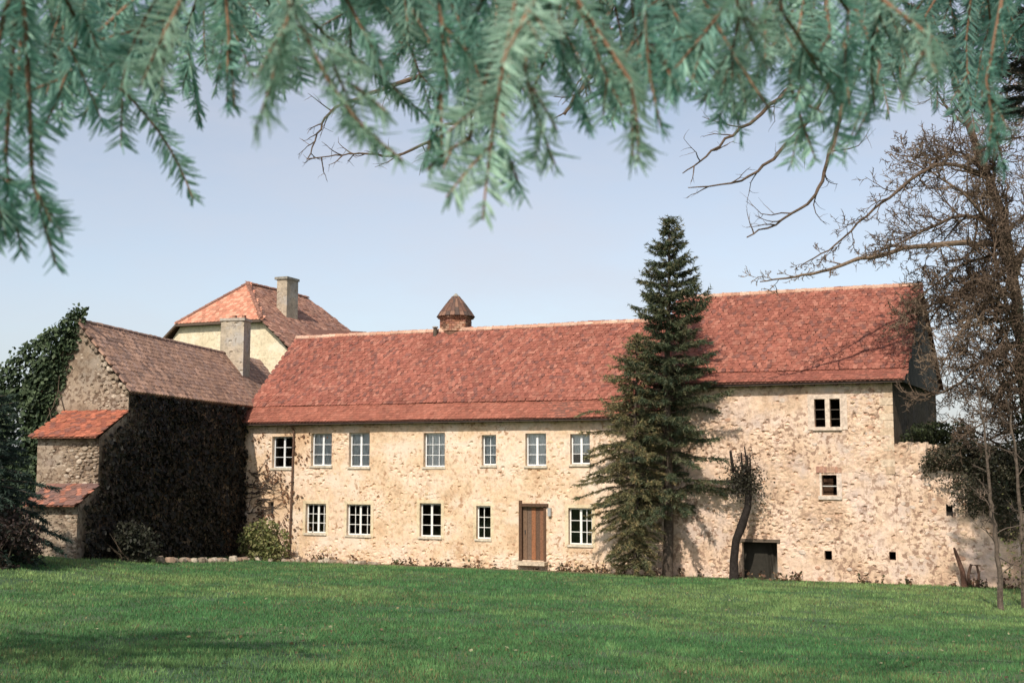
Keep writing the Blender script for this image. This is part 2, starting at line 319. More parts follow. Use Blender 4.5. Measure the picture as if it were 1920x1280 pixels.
# ------------------------------------------------------------------ tiled roofs
def tile_verts(w, lgt, t):
    w2 = w/2*.97; top = [(-w2, lgt, 0), (-w2, .22*w, 0), (-.24*w, 0, 0), (.24*w, 0, 0), (w2, .22*w, 0), (w2, lgt, 0)]
    v = np.array(top+[(x, y, -t) for x, y, _ in top], float)
    f = [np.array([[0, 1, 2, 3, 4, 5]]), np.array([[1, 0, 6, 7], [2, 1, 7, 8], [3, 2, 8, 9], [4, 3, 9, 10], [5, 4, 10, 11]])]
    return v, f
def tile_roof(roof, O, U, V, L, S, w, e, t, pal, keep=None, sag=None, nparts=300, seed=1, wild=1., pname='tile', merge=True):
    """rows of clay tiles on the plane O + u*U + v*V; the ones nearest the camera are pieces of their own"""
    r = np.random.default_rng(seed); U = np.asarray(U, float); V = np.asarray(V, float); Nn = np.cross(U, V)
    if Nn[2] < 0: Nn = -Nn
    rows = int(S/e)+1; cols = int(L/w)+1
    J, I = np.meshgrid(np.arange(rows), np.arange(cols), indexing='ij'); J = J.ravel(); I = I.ravel()
    u = (I+.5*(J % 2))*w+r.normal(0, .006*wild, I.shape); v = J*e+r.normal(0, .006*wild, I.shape)
    ok = (u > -.02) & (u < L+.02) & (v < S-.02)
    if keep is not None: ok &= keep(u, v)
    u = u[ok]; v = v[ok]; n = len(u)
    lift = r.random(n)*.014*wild+t; rot = r.normal(0, .025*wild, n); tilt = .055+r.normal(0, .022*wild, n)
    if sag is not None: lift = lift+sag(u, v)
    pal = np.array(pal); ci = r.choice(len(pal), n); bl = fbm(u*.7, v*.7, seed+3, 3)
    col = pal[ci]*(.80+.36*r.random(n)+.3*(bl-.5))[:, None]
    lgt = e*1.5; tv, tf = tile_verts(w, lgt, t)
    c = O+u[:, None]*U+v[:, None]*V+lift[:, None]*Nn
    U2 = np.cos(rot)[:, None]*U+np.sin(rot)[:, None]*V; V1 = -np.sin(rot)[:, None]*U+np.cos(rot)[:, None]*V
    V2 = V1*np.cos(tilt)[:, None]-Nn*np.sin(tilt)[:, None]; N2 = Nn*np.cos(tilt)[:, None]+V1*np.sin(tilt)[:, None]
    order = np.argsort(np.linalg.norm(c-EYEP, axis=1)); near = order[:nparts]; rest = order[nparts:]
    if len(rest):
        vv = c[rest][:, None]+tv[None, :, :1]*U2[rest][:, None]+tv[None, :, 1:2]*V2[rest][:, None]+tv[None, :, 2:]*N2[rest][:, None]
        base = (np.arange(len(rest))*12)[:, None, None]; mb = MB()
        mb.add(vv.reshape(-1, 3), [(tf[0][None]+base).reshape(-1, 6), (tf[1][None]+base).reshape(-1, 4)], np.repeat(col[rest], 12, 0))
        part(pname+'s', mb, M_tile, roof, kind='stuff')
    var = []
    for k in range(10):
        mb = MB(); mb.add(tv, tf, pal[k % len(pal)]*(.75+.5*r.random())); me = mb.mesh(pname); me.materials.append(M_tile); var.append(me)
    for q in near:
        M = Matrix((( *[float(x) for x in (U2[q][0], V2[q][0], N2[q][0], c[q][0])],), (*[float(x) for x in (U2[q][1], V2[q][1], N2[q][1], c[q][1])],), (*[float(x) for x in (U2[q][2], V2[q][2], N2[q][2], c[q][2])],), (0, 0, 0, 1)))
        piece(pname, var[int(r.integers(10))], roof, M)
def ridge_tiles(roof, p, q, rad, step, pal, seed=1, name='ridge_tile'):
    r = random.Random(seed); p = np.asarray(p); q = np.asarray(q); d = q-p; L = np.linalg.norm(d); d /= L
    sd = np.cross(d, [0, 0, 1.]); sd /= np.linalg.norm(sd); up = np.cross(sd, d); n = int(L/step); var = []
    for k in range(6):
        mb = MB(); a = np.linspace(-.15, PI+.15, 7); v = []
        for (x, rr) in ((0, rad*1.12), (.12*step, rad*1.12), (.13*step, rad), (step*1.04, rad*.94)):
            v += [(x, math.cos(b)*rr, math.sin(b)*rr) for b in a]
        i = np.arange(3)[:, None]*7+np.arange(6)[None]; mb.add(v, [np.stack([i, i+1, i+8, i+7], -1).reshape(-1, 4), np.array([[6, 5, 4, 3, 2, 1, 0]])], np.array(pal[k % len(pal)])*r.uniform(.85, 1.15))
        me = mb.mesh(name); me.materials.append(M_tile); var.append(me)
    for k in range(n):
        c = p+d*(k*L/n)+up*r.uniform(-.012, .012)
        piece(name, r.choice(var), roof, Matrix(((d[0], sd[0], up[0], c[0]), (d[1], sd[1], up[1], c[1]), (d[2], sd[2], up[2], c[2]), (0, 0, 0, 1))))
RED = [(.255, .088, .059), (.28, .099, .067), (.23, .079, .055), (.295, .112, .077), (.178, .074, .057), (.266, .094, .063), (.245, .084, .058), (.315, .13, .09)]
ORANGE = [(.29, .104, .067), (.275, .096, .062), (.315, .12, .079), (.255, .089, .059)]
BROWN = [(.31, .185, .13), (.35, .21, .145), (.26, .16, .12), (.39, .24, .17), (.31, .20, .155)]
def unit(v): v = np.asarray(v, float); return v/np.linalg.norm(v)
# ------------------------------------------------------------------ windows
def window(root, fr, o, pattern, rows=3, curtain=0., tint=(.78, .77, .74), depth=.15, sill=True, surround=0, fb=.045, label=None):
    s0, s1, z0, z1 = o; b0 = depth; b1 = depth+.05; mb = MB(); x0 = s0+.012; x1 = s1-.012; y0 = z0+.012; y1 = z1-.012
    box(mb, fr, x0, x0+fb, b0, b1, y0, y1, tint); box(mb, fr, x1-fb, x1, b0, b1, y0, y1, tint)
    box(mb, fr, x0+fb, x1-fb, b0, b1, y0, y0+fb, tint); box(mb, fr, x0+fb, x1-fb, b0, b1, y1-fb, y1, tint)
    xi0, xi1, yi0, yi1 = x0+fb, x1-fb, y0+fb, y1-fb
    bars = []; tot = sum(p for p in pattern if p > 0); wide = .085; nar = .024
    space = xi1-xi0-sum(wide if p == 0 else nar for p in pattern if p <= 0); x = xi0; cells = []
    for p in pattern:
        if p > 0: cells.append((x, x+space*p/tot)); x += space*p/tot
        else:
            wd = wide if p == 0 else nar; box(mb, fr, x, x+wd, b0+.004, b1+.002, yi0, yi1, tint); x += wd
    hh = (yi1-yi0-(rows-1)*nar)/rows; zs = []
    for k in range(rows):
        zs.append((yi0+k*(hh+nar), yi0+k*(hh+nar)+hh))
        if k:
            for (a, c) in cells: box(mb, fr, a, c, b0+.006, b1-.004, zs[k][0]-nar, zs[k][0], tint)
    wo = part('window', mb, M_paint, root, label=label)
    for (a, c) in cells:
        for (e, f_) in zs:
            g = MB(); box(g, fr, a, c, b0+.02, b0+.024, e, f_); part('pane', g, M_glass, wo)
    if curtain > 0:
        g = MB(); k = 40; xx = np.linspace(x0, x1, k); zz = np.array([y1-(y1-y0)*curtain, y1]); bb = b1+.035+.02*np.sin(np.linspace(0, 30, k))
        v = [fr(xx[j], bb[j], zz[0]) for j in range(k)]+[fr(xx[j], bb[j], zz[1]) for j in range(k)]
        i = np.arange(k-1)[:, None]; g.add(v, np.hstack([i, i+1, i+1+k, i+k]), (.92, .91, .90)); part('curtain', g, M_cloth, wo, smooth=True)
    if sill:
        g = MB(); box(g, fr, s0-.05, s1+.05, -.06, depth-.004, z0-.075, z0+.006, (.60, .52, .40)); part('sill', g, M_stone, wo)
    if surround:
        g = MB(); a = surround; tn = (.98, .93, .86)
        box(g, fr, s0-a, s0-.002, -.016, .05, z0-.08, z1+a, tn); box(g, fr, s1+.002, s1+a, -.016, .05, z0-.08, z1+a, tn); box(g, fr, s0-.002, s1+.002, -.016, .05, z1+.002, z1+a, tn)
        part('surround', g, M_cream, wo)
    return wo
def panel(mb, pts, tint=None): mb.add(pts, [tuple(range(len(pts)))], tint)
# ================================================================== MAIN WING
S_L, S_M, S_R = -12.9, 4.75, 12.86
house = thing('manor_house', 'long two storey manor wing of cream rubble with red tiled roof and white windows', 'house', F(-4, 0, -.3))
up_px = [(510, 549, 818, 877), (583, 622, 812, 873), (654, 693, 811, 875), (794, 834, 811, 875), (903, 930, 815, 872), (985, 1024, 812, 873), (1069, 1106, 813, 870)]
lo_px = [(573, 611, 944, 999), (650, 695, 945, 1003), (787, 827, 943, 1006), (893, 920, 948, 1010), (1066, 1110, 952, 1021)]
UW = [opx(*p) for p in up_px]; LW = [opx(*p) for p in lo_px]; SL = opx(503, 513, 940, 968); DR = opx(977, 1022, 950, 1050)
ops = UW+LW+[SL, DR]
mb = MB(); wall_front(mb, F, S_L, S_M, -1.0, 5.56, ops, 11)
panel(mb, [F(S_L, 8, -1), F(S_L, .0, -1), F(S_L, 0, 5.6), F(S_L, 4, 9.1), F(S_L, 8, 5.6)]); panel(mb, [F(S_M, 0, -1), F(S_M, 8, -1), F(S_M, 8, 5.6), F(S_M, 4, 9.1), F(S_M, 0, 5.6)])
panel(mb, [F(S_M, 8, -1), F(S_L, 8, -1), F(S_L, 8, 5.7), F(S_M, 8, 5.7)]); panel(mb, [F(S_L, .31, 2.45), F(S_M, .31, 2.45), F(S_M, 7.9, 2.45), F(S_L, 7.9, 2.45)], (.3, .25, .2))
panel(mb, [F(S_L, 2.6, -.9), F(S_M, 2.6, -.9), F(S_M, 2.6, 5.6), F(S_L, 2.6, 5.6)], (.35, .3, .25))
mw = part('wall', mb, M_plaster, house)
stones_on(mw, F, ST_main, 220, (S_L+.2, S_M-.1, -.25, 5.0), ops, (.10, .22), 5, lambda s, z: .15+.85*float(sst(.45, .62, fbm(s*.55, z*.7, 51, 3))), .034, .012)
pats = [(1, 0, 1), (1, 0, 1), (1, 0, 1), (1, -1, 1, -1, 1), (1, -1, 1), (1, 0, 1), (1, 0, 1)]; cur = [0, 1, 1, 1, .98, 1, .62]
for k, o in enumerate(UW): window(house, F, o, pats[k], 3, cur[k], (.66, .67, .66) if k == 0 else (.74, .74, .72), .17, surround=0)
lp = [(1, -1, 1, 0, 1, -1, .45), (1, -1, .7, 0, 1, -1, .6), (1, 0, 1), (.8, -1, 1), (1, 0, .5, -1, .5)]
for k, o in enumerate(LW): window(house, F, o, lp[k], 3, 0, (.78, .76, .70), .13, surround=.13)
g = MB(); box(g, F, SL[0]+.01, SL[1]-.01, .2, .23, SL[2]+.01, SL[3]-.01, (.05, .045, .04)); part('slit_panel', g, M_wood, house)  # dark panel set back in the slit
# door with planks, posts and beam
dm = MB(); s0, s1, z0, z1 = DR
box(dm, F, s0-.07, s0+.05, -.06, .16, z0-.02, z1+.24, (.10, .055, .032)); box(dm, F, s1-.05, s1+.05, -.04, .16, z0-.02, z1+.02, (.11, .06, .035))
box(dm, F, s0+.05, s1+.14, -.10, .16, z1+.02, z1+.13, (.09, .05, .03)); df = part('door_frame', dm, M_wood, house)
pt = [(.17, .105, .065), (.15, .10, .07), (.27, .115, .055), (.12, .07, .045), (.21, .10, .055)]; wd = (s1-s0-.11)/5
for k in range(5):
    g = MB(); a = s0+.055+k*wd; box(g, F, a+.004, a+wd-.004, .07+.012*(k % 2), .12, z0+.02, z1-.01, pt[k]); part('plank', g, M_wood, df)
g = MB(); box(g, F, s0+.06, s1-.06, .125, .15, z0, z1, (.03, .02, .015)); part('door_back', g, M_wood, df)
g = MB(); box(g, F, s0+.13, s0+.16, .03, .068, z0+.95, z0+1.1, (.06, .055, .05)); part('handle', g, M_wood, df)
g = MB(); box(g, F, s0-.12, s1+.12, -.4, .1, z0-.16, z0-.03, (.55, .45, .33)); part('doorstep', g, M_stone, house)
g = MB(); box(g, F, s1+.15, s1+.27, -.13, -.01, z1-.32, z1-.02, (.33, .33, .31)); part('grey_box', g, M_paint, house)  # small grey box beside the door
# main roof
def gable_roof(root, sL, sR, prof, hb, zb, pal_low, pal, seed, w=.15, e=.165, sagf=None, skew=0.):
    """prof: eave, knee and ridge as (b, z)"""
    (b0, z0), (b1, z1), (b2, z2) = prof; mb = MB(); T = .07
    def slab(a, za, c, zc):
        ra = sR+skew*(a-b0); rc = sR+skew*(c-b0); mb.hexa([F(sL, a, za-T), F(ra, a, za-T), F(rc, c, zc-T), F(sL, c, zc-T), F(sL, a, za), F(ra, a, za), F(rc, c, zc), F(sL, c, zc)], (.16, .07, .05))
    slab(b0, z0, b1, z1); slab(b1, z1, b2, z2); slab(b2, z2, 2*b2-b0, zb)
    rf = part('roof', mb, M_tile, root)
    for (a, za, c, zc, pl, npart, sd) in ((b0, z0, b1, z1, pal_low, 300, seed), (b1, z1, b2, z2, pal, 0, seed+1)):
        V = unit(N*(c-a)+np.array([0, 0, zc-za])); S = math.hypot(c-a, zc-za)
        tile_roof(rf, F(sL, a, za)-V*(.05 if a == b0 else .06)+(0 if a == b0 else np.cross(D, V)*.045), D, V, sR-sL+skew*(c-b0), S+(.05 if a == b0 else 0), w, e, .018, pl, (lambda u, v, a=a, c=c, S=S: u < sR-sL+.02+skew*(a-b0+(c-a)*v/S)), sagf, npart, sd, 1.2 if npart == 0 else .6)
    ridge_tiles(rf, F(sL-.02, b2, z2+.0), F(sR+.02+skew*(b2-b0), b2, z2+.0), .13, .34, [(.50, .30, .21), (.55, .36, .26), (.44, .24, .16)], seed)
    return rf
sag = lambda u, v: .05*(fbm(u*.35, v*.4, 91, 3)-.5)
mroof = gable_roof(house, -13.0, S_M+.1, ((-.42, 5.36), (.45, 6.02), (4, 9.27)), 8.4, 5.5, ORANGE, RED, 21, sagf=sag)
g = MB(); box(g, F, -12.9, S_M, -.38, -.33, 5.22, 5.31, (.07, .05, .04)); part('eaves_shadow_board', g, M_wood, house)  # dark fascia board, its tone doubling as painted eave shadow
for k in range(24):
    g = MB(); s = -12.6+k*.75; box(g, F, s, s+.1, -.33, .02, 5.2, 5.29, (.10, .07, .05)); part('rafter_end', g, M_wood, house)
g = MB(); a = onF(553, 812); c = onF(544, 1045); pp = [F(a[0]-.02, -.30, 5.22), F(a[0], -.1, 5.0), F(a[0], -.09, 4.6)]+[F(a[0]+(c[0]-a[0])*q, -.09, 4.6+(c[1]-4.6)*q) for q in (.3, .6, 1)]
g.tube(pp, .038, 8, (.13, .075, .05)); dp = part('downpipe', g, M_wood, house)
for q in (4.3, 2.9, 1.4):
    g = MB(); s = a[0]+(c[0]-a[0])*(4.6-q)/(4.6-c[1]); box(g, F, s-.055, s+.055, -.14, .02, q, q+.04, (.09, .06, .05)); part('bracket', g, M_wood, dp)
g = MB(); q0 = onF(815, 628, 3.7); g.tube([F(q0[0], 3.75, 8.95), F(q0[0], 3.75, 9.42)], [.09, .08], 8, (.10, .08, .06)); g.tube([F(q0[0], 3.75, 9.42), F(q0[0], 3.75, 9.47)], [.13, .12], 8, (.30, .25, .2)); part('vent_pipe', g, M_stone, mroof)
# ridge turret
tur = thing('chimney_turret', 'squat brick chimney turret with pointed tiled cap on the main ridge', 'chimney', F(-5.27, 4.35, 9.0))
tc = F(-5.27, 4.35, 0); mb = MB(); r = random.Random(3); k = 6; a0 = math.radians(8)
def hexring(rad, z, off=0): return [tc+np.array([math.cos(a0+off+j*2*PI/k)*rad, math.sin(a0+off+j*2*PI/k)*rad, z]) for j in range(k)]
v = hexring(.66, 8.4)+hexring(.66, 9.86); mb.add(v, [(j, (j+1) % k, k+(j+1) % k, k+j) for j in range(k)]+[tuple(range(k, 2*k))], (.16, .09, .06)); tb = part('body', mb, M_stone, tur)
for lay in range(6):
    for j in range(k):
        p = np.array(hexring(.675, 0)[j]); q = np.array(hexring(.675, 0)[(j+1) % k]); dd = unit(q-p); nn = np.array([dd[1], -dd[0], 0]); L = np.linalg.norm(q-p); x = -.0 if lay % 2 else -.11
        if (p+q)[:2]@np.array(tc[:2])*0+((p+q)/2-tc)[1] > .35: continue
        while x < L-.02:
            a = max(x, 0)+.006; c = min(x+.22, L)-.006; z = 9.28+lay*.095
            mid = (j in (3,)) and 1 <= lay <= 3 and a > L*.12 and c < L*.95
            if c-a > .04 and not mid:
                g = MB(); o = r.uniform(0, .012); w0 = p+dd*a+nn*(o+.012); w1 = p+dd*c+nn*(o+.012)
                g.hexa([w0+[0, 0, z], w1+[0, 0, z], w1-nn*.06+[0, 0, z], w0-nn*.06+[0, 0, z], w0+[0, 0, z+.082], w1+[0, 0, z+.082], w1-nn*.06+[0, 0, z+.082], w0-nn*.06+[0, 0, z+.082]], r.choice([(.33, .15, .09), (.40, .20, .13), (.28, .13, .09), (.45, .27, .18)])); part('brick', g, M_stone, tb)
            x += .22
mb = MB(); v = hexring(.76, 9.82)+hexring(.80, 9.89)+hexring(.70, 9.95); mb.add(v, [(j, (j+1) % k, k+(j+1) % k, k+j) for j in range(k)]+[(k+j, k+(j+1) % k, 2*k+(j+1) % k, 2*k+j) for j in range(k)]+[tuple(range(2*k, 3*k)), tuple(range(k))[::-1]], (.27, .16, .11)); part('cornice', mb, M_stone, tur)
mb = MB(); zs = [9.94, 10.12, 10.3, 10.48, 10.66, 10.8, 10.93]; rs = [.80, .69, .56, .43, .29, .17, .03]
for q in range(6):
    for j in range(24):
        a = 2*PI*j/24; b = 2*PI*(j+.93)/24; r0 = rs[q]*1.04; r1 = rs[q+1]; zz = zs[q]-.02; z1 = zs[q+1]+.01
        f = lambda an, rr, z: tc+np.array([math.cos(an)*rr, math.sin(an)*rr, z])
        cl = np.array(r.choice([(.15, .08, .056), (.115, .068, .052), (.22, .125, .085), (.09, .062, .05)]))*(1 if q < 4 else 1) if q < 5 else np.array((.30, .28, .23))
        mb.add([f(a, r0, zz), f(b, r0, zz), f(b, r1, z1), f(a, r1, z1), f(a, r0-.04, zz-.03), f(b, r0-.04, zz-.03)], [(0, 1, 2, 3), (4, 5, 1, 0)], cl)
mb.add([tc+np.array([math.cos(2*PI*j/12)*.76, math.sin(2*PI*j/12)*.76, 9.93]) for j in range(12)]+[tc+np.array([0, 0, 10.9])], [(j, (j+1) % 12, 12) for j in range(12)], (.1, .06, .05))
part('cap', mb, M_tile, tur)
# ================================================================== RIGHT WING
rw = thing('stone_granary', 'tall right hand wing of bare rubble with twin stone window and red tiled roof', 'house', F(9, 0, -.4))
TW1 = opx(1527, 1547, 748, 800); TW2 = opx(1556, 1575, 748, 800); MW = opx(1541, 1569, 890, 928); HW = opx(1370, 1408, 893, 926)
H1 = opx(1546, 1560, 1032, 1050); H2 = opx(1667, 1680, 1034, 1050); GD = opx(1392, 1458, 1016, 1096)
rops = [TW1, TW2, MW, HW, H1, H2, GD]
mb = MB(); wall_front(mb, F, S_M, S_R, -1.2, 6.60, rops, 23, amp=1.1)
zr = 6.85
panel(mb, [F(S_R+.9, 8, 3.5), F(S_L+26, 8, 3.5), F(S_L+26, 8, 3.6)]) if 0 else None
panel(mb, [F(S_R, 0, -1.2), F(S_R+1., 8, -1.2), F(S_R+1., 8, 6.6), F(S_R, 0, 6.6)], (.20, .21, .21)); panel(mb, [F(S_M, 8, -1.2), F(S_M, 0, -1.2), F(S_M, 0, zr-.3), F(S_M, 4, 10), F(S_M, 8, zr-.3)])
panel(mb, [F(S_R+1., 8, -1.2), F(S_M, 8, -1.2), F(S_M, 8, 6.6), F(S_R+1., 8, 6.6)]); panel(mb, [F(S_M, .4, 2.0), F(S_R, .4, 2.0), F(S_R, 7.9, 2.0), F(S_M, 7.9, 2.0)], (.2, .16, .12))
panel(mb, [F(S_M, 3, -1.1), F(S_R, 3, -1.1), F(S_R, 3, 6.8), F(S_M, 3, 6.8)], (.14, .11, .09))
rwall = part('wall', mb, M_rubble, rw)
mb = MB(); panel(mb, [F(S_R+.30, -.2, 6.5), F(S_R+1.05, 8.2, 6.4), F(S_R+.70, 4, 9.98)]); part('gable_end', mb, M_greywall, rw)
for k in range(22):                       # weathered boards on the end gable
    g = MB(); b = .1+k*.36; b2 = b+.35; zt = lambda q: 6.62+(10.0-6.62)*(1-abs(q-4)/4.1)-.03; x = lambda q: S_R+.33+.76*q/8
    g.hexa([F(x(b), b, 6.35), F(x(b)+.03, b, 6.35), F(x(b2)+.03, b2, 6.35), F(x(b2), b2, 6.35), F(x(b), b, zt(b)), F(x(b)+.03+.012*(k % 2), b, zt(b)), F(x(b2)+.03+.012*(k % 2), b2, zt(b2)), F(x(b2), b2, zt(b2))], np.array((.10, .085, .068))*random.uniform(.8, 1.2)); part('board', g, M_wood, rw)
def rwgt(s, z):
    a = float(sst(.42, .6, fbm(s*.5, z*.6, 63, 3))); q = 1. if (s > 11 and z > 3.5) else 0; return min(1, .18+.8*a+q)
stones_on(rwall, F, ST_right, 120, (11.0, S_R-.1, 3.4, 6.3), rops, (.14, .30), 8, lambda s, z: .9, .05, .012)
stones_on(rwall, F, ST_right, 120, (5.2, S_R-.1, -.3, 6.2), rops, (.11, .25), 9, rwgt, .04, .012)
for k in range(13):                        # quoins up the corner
    g = MB(); z = 3.3+k*.255; ln = .42 if k % 2 else .28; sh = random.uniform(0, .025)
    box(g, F, S_R-ln, S_R+.012, -.008-sh*.6, .3 if k % 2 else .42, z, z+.235, random.choice([(.56, .42, .29), (.48, .35, .24), (.60, .47, .34)])); part('quoin', g, M_stone, rwall)
# stone surround of twin window
g = MB(); tn = (.60, .48, .38); a, b_, e, f_ = TW1[0], TW2[1], TW1[2], TW1[3]
box(g, F, a-.22, a-.004, -.03, .12, e-.1, f_+.16, tn); box(g, F, b_+.004, b_+.24, -.03, .12, e-.1, f_+.16, tn); box(g, F, a-.004, b_+.004, -.03, .12, f_+.004, f_+.16, tn); box(g, F, a-.06, b_+.06, -.08, .14, e-.12, e-.004, tn)
sr = part('window_surround', g, M_stone, rw); g = MB(); box(g, F, TW1[1]+.004, TW2[0]-.004, -.04, .16, e, f_, (.62, .51, .41)); part('mullion', g, M_stone, sr)
for o in (TW1, TW2):
    g = MB()
    for q in (.28, .62): z = o[2]+(o[3]-o[2])*q; box(g, F, o[0], o[1], .18, .205, z, z+.022, (.12, .10, .08))
    part('iron_bar', g, M_wood, rw)
g = MB(); o = MW; box(g, F, o[0]-.07, o[0]-.003, -.03, .12, o[2]-.02, o[3]+.06, (.62, .52, .42)); box(g, F, o[1]+.003, o[1]+.17, -.03, .12, o[2]-.02, o[3]+.06, (.60, .49, .40)); box(g, F, o[0]-.12, o[1]+.17, -.05, .12, o[2]-.14, o[2]-.02, (.58, .49, .40)); part('window_surround', g, M_stone, rw)
for k in range(7):
    g = MB(); w0 = (o[1]-o[0]+.36)/7; x = o[0]-.18+k*w0; box(g, F, x+.008, x+w0-.008, -.035, .1, o[3]+.07, o[3]+.07+.20+random.uniform(-.03, .03), random.choice([(.40, .22, .15), (.46, .28, .19), (.38, .21, .15)])); part('brick', g, M_stone, rwall)
g = MB(); box(g, F, o[0], o[1], .12, .16, (o[2]+o[3])/2-.05, (o[2]+o[3])/2-.02, (.5, .5, .45)); part('glazing_bar', g, M_paint, rw)
g = MB(); o = HW; box(g, F, o[0]-.02, o[1]+.02, .10, .16, o[2]-.02, o[3]+.02, (.06, .05, .045)); part('dark_opening', g, M_wood, rw)  # dark board painted as the unlit inside of the small window
g = MB(); o = GD; box(g, F, o[0]-.12, o[1]+.1, -.05, .28, o[3]+.004, o[3]+.11, (.12, .09, .065)); part('lintel', g, M_wood, rw)
for q in (.35, .62):
    g = MB(); x = o[0]+(o[1]-o[0])*q; box(g, F, x, x+.1, -.1, .1, o[3]+.115, o[3]+.24, (.30, .2, .14)); part('corbel_stone', g, M_stone, rwall)
rroof = gable_roof(rw, S_M-.12, S_R+.45, ((-.42, 6.46), (.22, 6.84), (4, 10.12)), 8.4, 6.6, [tuple(np.array(c)*.92) for c in RED[:4]], RED, 41, sagf=lambda u, v: .05*(fbm(u*.35+9, v*.4, 93, 3)-.5), skew=.095)
g = MB(); box(g, F, S_M, S_R+.35, -.37, -.32, 6.32, 6.40, (.07, .05, .04)); part('eaves_shadow_board', g, M_wood, rw)  # fascia darkened to draw the shadow line under these eaves
for k in range(11):
    g = MB(); s = 5.0+k*.75; box(g, F, s, s+.1, -.32, .02, 6.28, 6.37, (.10, .07, .05)); part('rafter_end', g, M_wood, rw)
# sheet in the open doorway: pale cloth folds, dark part painted as unlit interior
g = MB(); s0, s1, z0, z1 = GD; kx, kz = 60, 22; v = []; tc_ = []
for iz in range(kz):
    for ix in range(kx):
        q = iz/(kz-1); p = ix/(kx-1); fold = max(0, p-.5)*2; v.append(F(s0-.05+(s1-s0+.1)*(p-.06*fold*q), .42+.05*math.sin(p*9+q)*(.3+fold)-.13*fold*math.sin(p*38+q*4)*(1-.55*q), z0-.3+(z1-z0+.35)*q)); e_c = min(1, max(0, (p-.55-.5*q)*6)); tc_.append(np.array((.055, .05, .04))*(1-e_c)+np.array((.30, .27, .22))*e_c)
i = np.arange(kz-1)[:, None]*kx+np.arange(kx-1)[None]; g.add(v, np.stack([i, i+1, i+1+kx, i+kx], -1).reshape(-1, 4), np.array(tc_))
solo('sheet_and_gloom', g, M_cloth, F(s0+.6, .4, z0), 'pale cloth folds and a dark sheet standing for the unlit low cellar doorway', 'cloth', smooth=True)
# ================================================================== GARDEN WALL
gw = thing('ruined_wall', 'broken rubble garden wall sloping down beside the granary', 'wall', F(16, .2, -.4))
topx = [onF(u, v) for u, v in ((1675, 829), (1715, 832), (1757, 834), (1775, 858), (1800, 873), (1830, 893), (1860, 918), (1900, 955), (1960, 975), (2100, 985), (2400, 990))]
ts = np.array([a for a, b in topx]); tz = np.array([b for a, b in topx]); ts[0] = S_R+.003
slit = opx(1775, 1785, 946, 967)
gs = np.concatenate([np.arange(ts[0], 18, .05), np.arange(18, ts[-1], .15)]); gv = np.linspace(0, 1, 110)
Sg, Vg = np.meshgrid(gs, gv); zt = np.interp(Sg, ts, tz)+.10*(vn(Sg*4, Sg*0, 8)-.5)+.06*(vn(Sg*11, Sg*0, 9)-.5); Zg = -1.2+(zt+1.2)*Vg; dg = relief(Sg, Zg, 23, 1.1)
V3 = P0+Sg[..., None]*D-dg[..., None]*N+Zg[..., None]*np.array([0, 0, 1.])
nx = len(gs); i = np.arange(109)[:, None]*nx+np.arange(nx-1)[None]; q = np.stack([i, i+1, i+1+nx, i+nx], -1)
cS = (Sg[:-1, :-1]+Sg[1:, 1:])/2; cZ = (Zg[:-1, :-1]+Zg[1:, 1:])/2; kp = ~((cS > slit[0]) & (cS < slit[1]) & (cZ > slit[2]) & (cZ < slit[3]))
mb = MB(); mb.add(V3.reshape(-1, 3), q[kp]); back = V3[-1]+N*.5; bt = back.copy(); bt[:, 2] = -1.2
j = np.arange(nx-1)[:, None]; mb.add(np.concatenate([V3[-1], back, bt]), np.concatenate([np.hstack([j, j+1, j+1+nx, j+nx]), np.hstack([j+nx, j+1+nx, j+1+2*nx, j+2*nx])]))
gwall = part('wall', mb, M_rubble, gw)
g = MB(); box(g, F, slit[0]-.06, slit[1]+.06, .25, .29, slit[2]-.06, slit[3]+.06, (.03, .025, .02)); part('slit_back', g, M_wood, gw)
stones_on(gwall, F, ST_right, 150, (S_R+.1, 17.5, -.3, 4.1), [slit], (.11, .25), 12, lambda s, z: (.9 if z < np.interp(s, ts, tz)-.15 else 0), .04, .012)
r = random.Random(4); s = S_R+.1; ST_cope = stone_set(500, [(.42, .32, .23), (.34, .26, .19), (.48, .37, .27)])
while s < 17.5:
    sx = r.uniform(.2, .42); c = F(s+sx/2, .22, np.interp(s+sx/2, ts, tz)-.02); r.random() < .6 and piece('cope_stone', r.choice(ST_cope), gwall, Matrix.Translation(c) @ Matrix.Rotation(-A+r.uniform(-.2, .2), 4, 'Z') @ Matrix.Diagonal((sx, r.uniform(.3, .5), r.uniform(.1, .26), 1))); s += sx*.93
# ================================================================== LEFT WING
lwg = thing('ivy_barn', 'narrow stone barn wing with brown tiled roof and an ivy covered gable', 'barn', G(-1.8, -9, .4))
TG = -9.82; OR, ZR = -1.88, 8.42; ZE = 6.1; OL = -3.75
GG = lambda o, t, z: G(o, TG+t, z)
mb = MB()
def gable_front(mb, t, polyz, o0, o1, z0, seed, tint=None):
    """displaced front skin below the roof line polyz(o)"""
    go = np.linspace(o0, o1, int((o1-o0)/.05)+1); gv = np.linspace(0, 1, 90); O_, V_ = np.meshgrid(go, gv); Zt = polyz(O_); Z_ = z0+(Zt-z0)*V_; d = relief(O_, Z_, seed, 1.5)
    V = G(0, t, 0)+O_[..., None]*Q-d[..., None]*W+Z_[..., None]*np.array([0, 0, 1.]); nx = len(go); i = np.arange(89)[:, None]*nx+np.arange(nx-1)[None]; mb.add(V.reshape(-1, 3), np.stack([i, i+1, i+1+nx, i+nx], -1).reshape(-1, 4), tint)
gl = lambda o: np.where(o > OR, ZR-.12+(ZE-.05-ZR)*(o-OR)/(0-OR), ZR-.12+(ZE-.05-ZR)*(OR-o)/(OR-OL))
gable_front(mb, TG, gl, OL, 0, .0, 71)
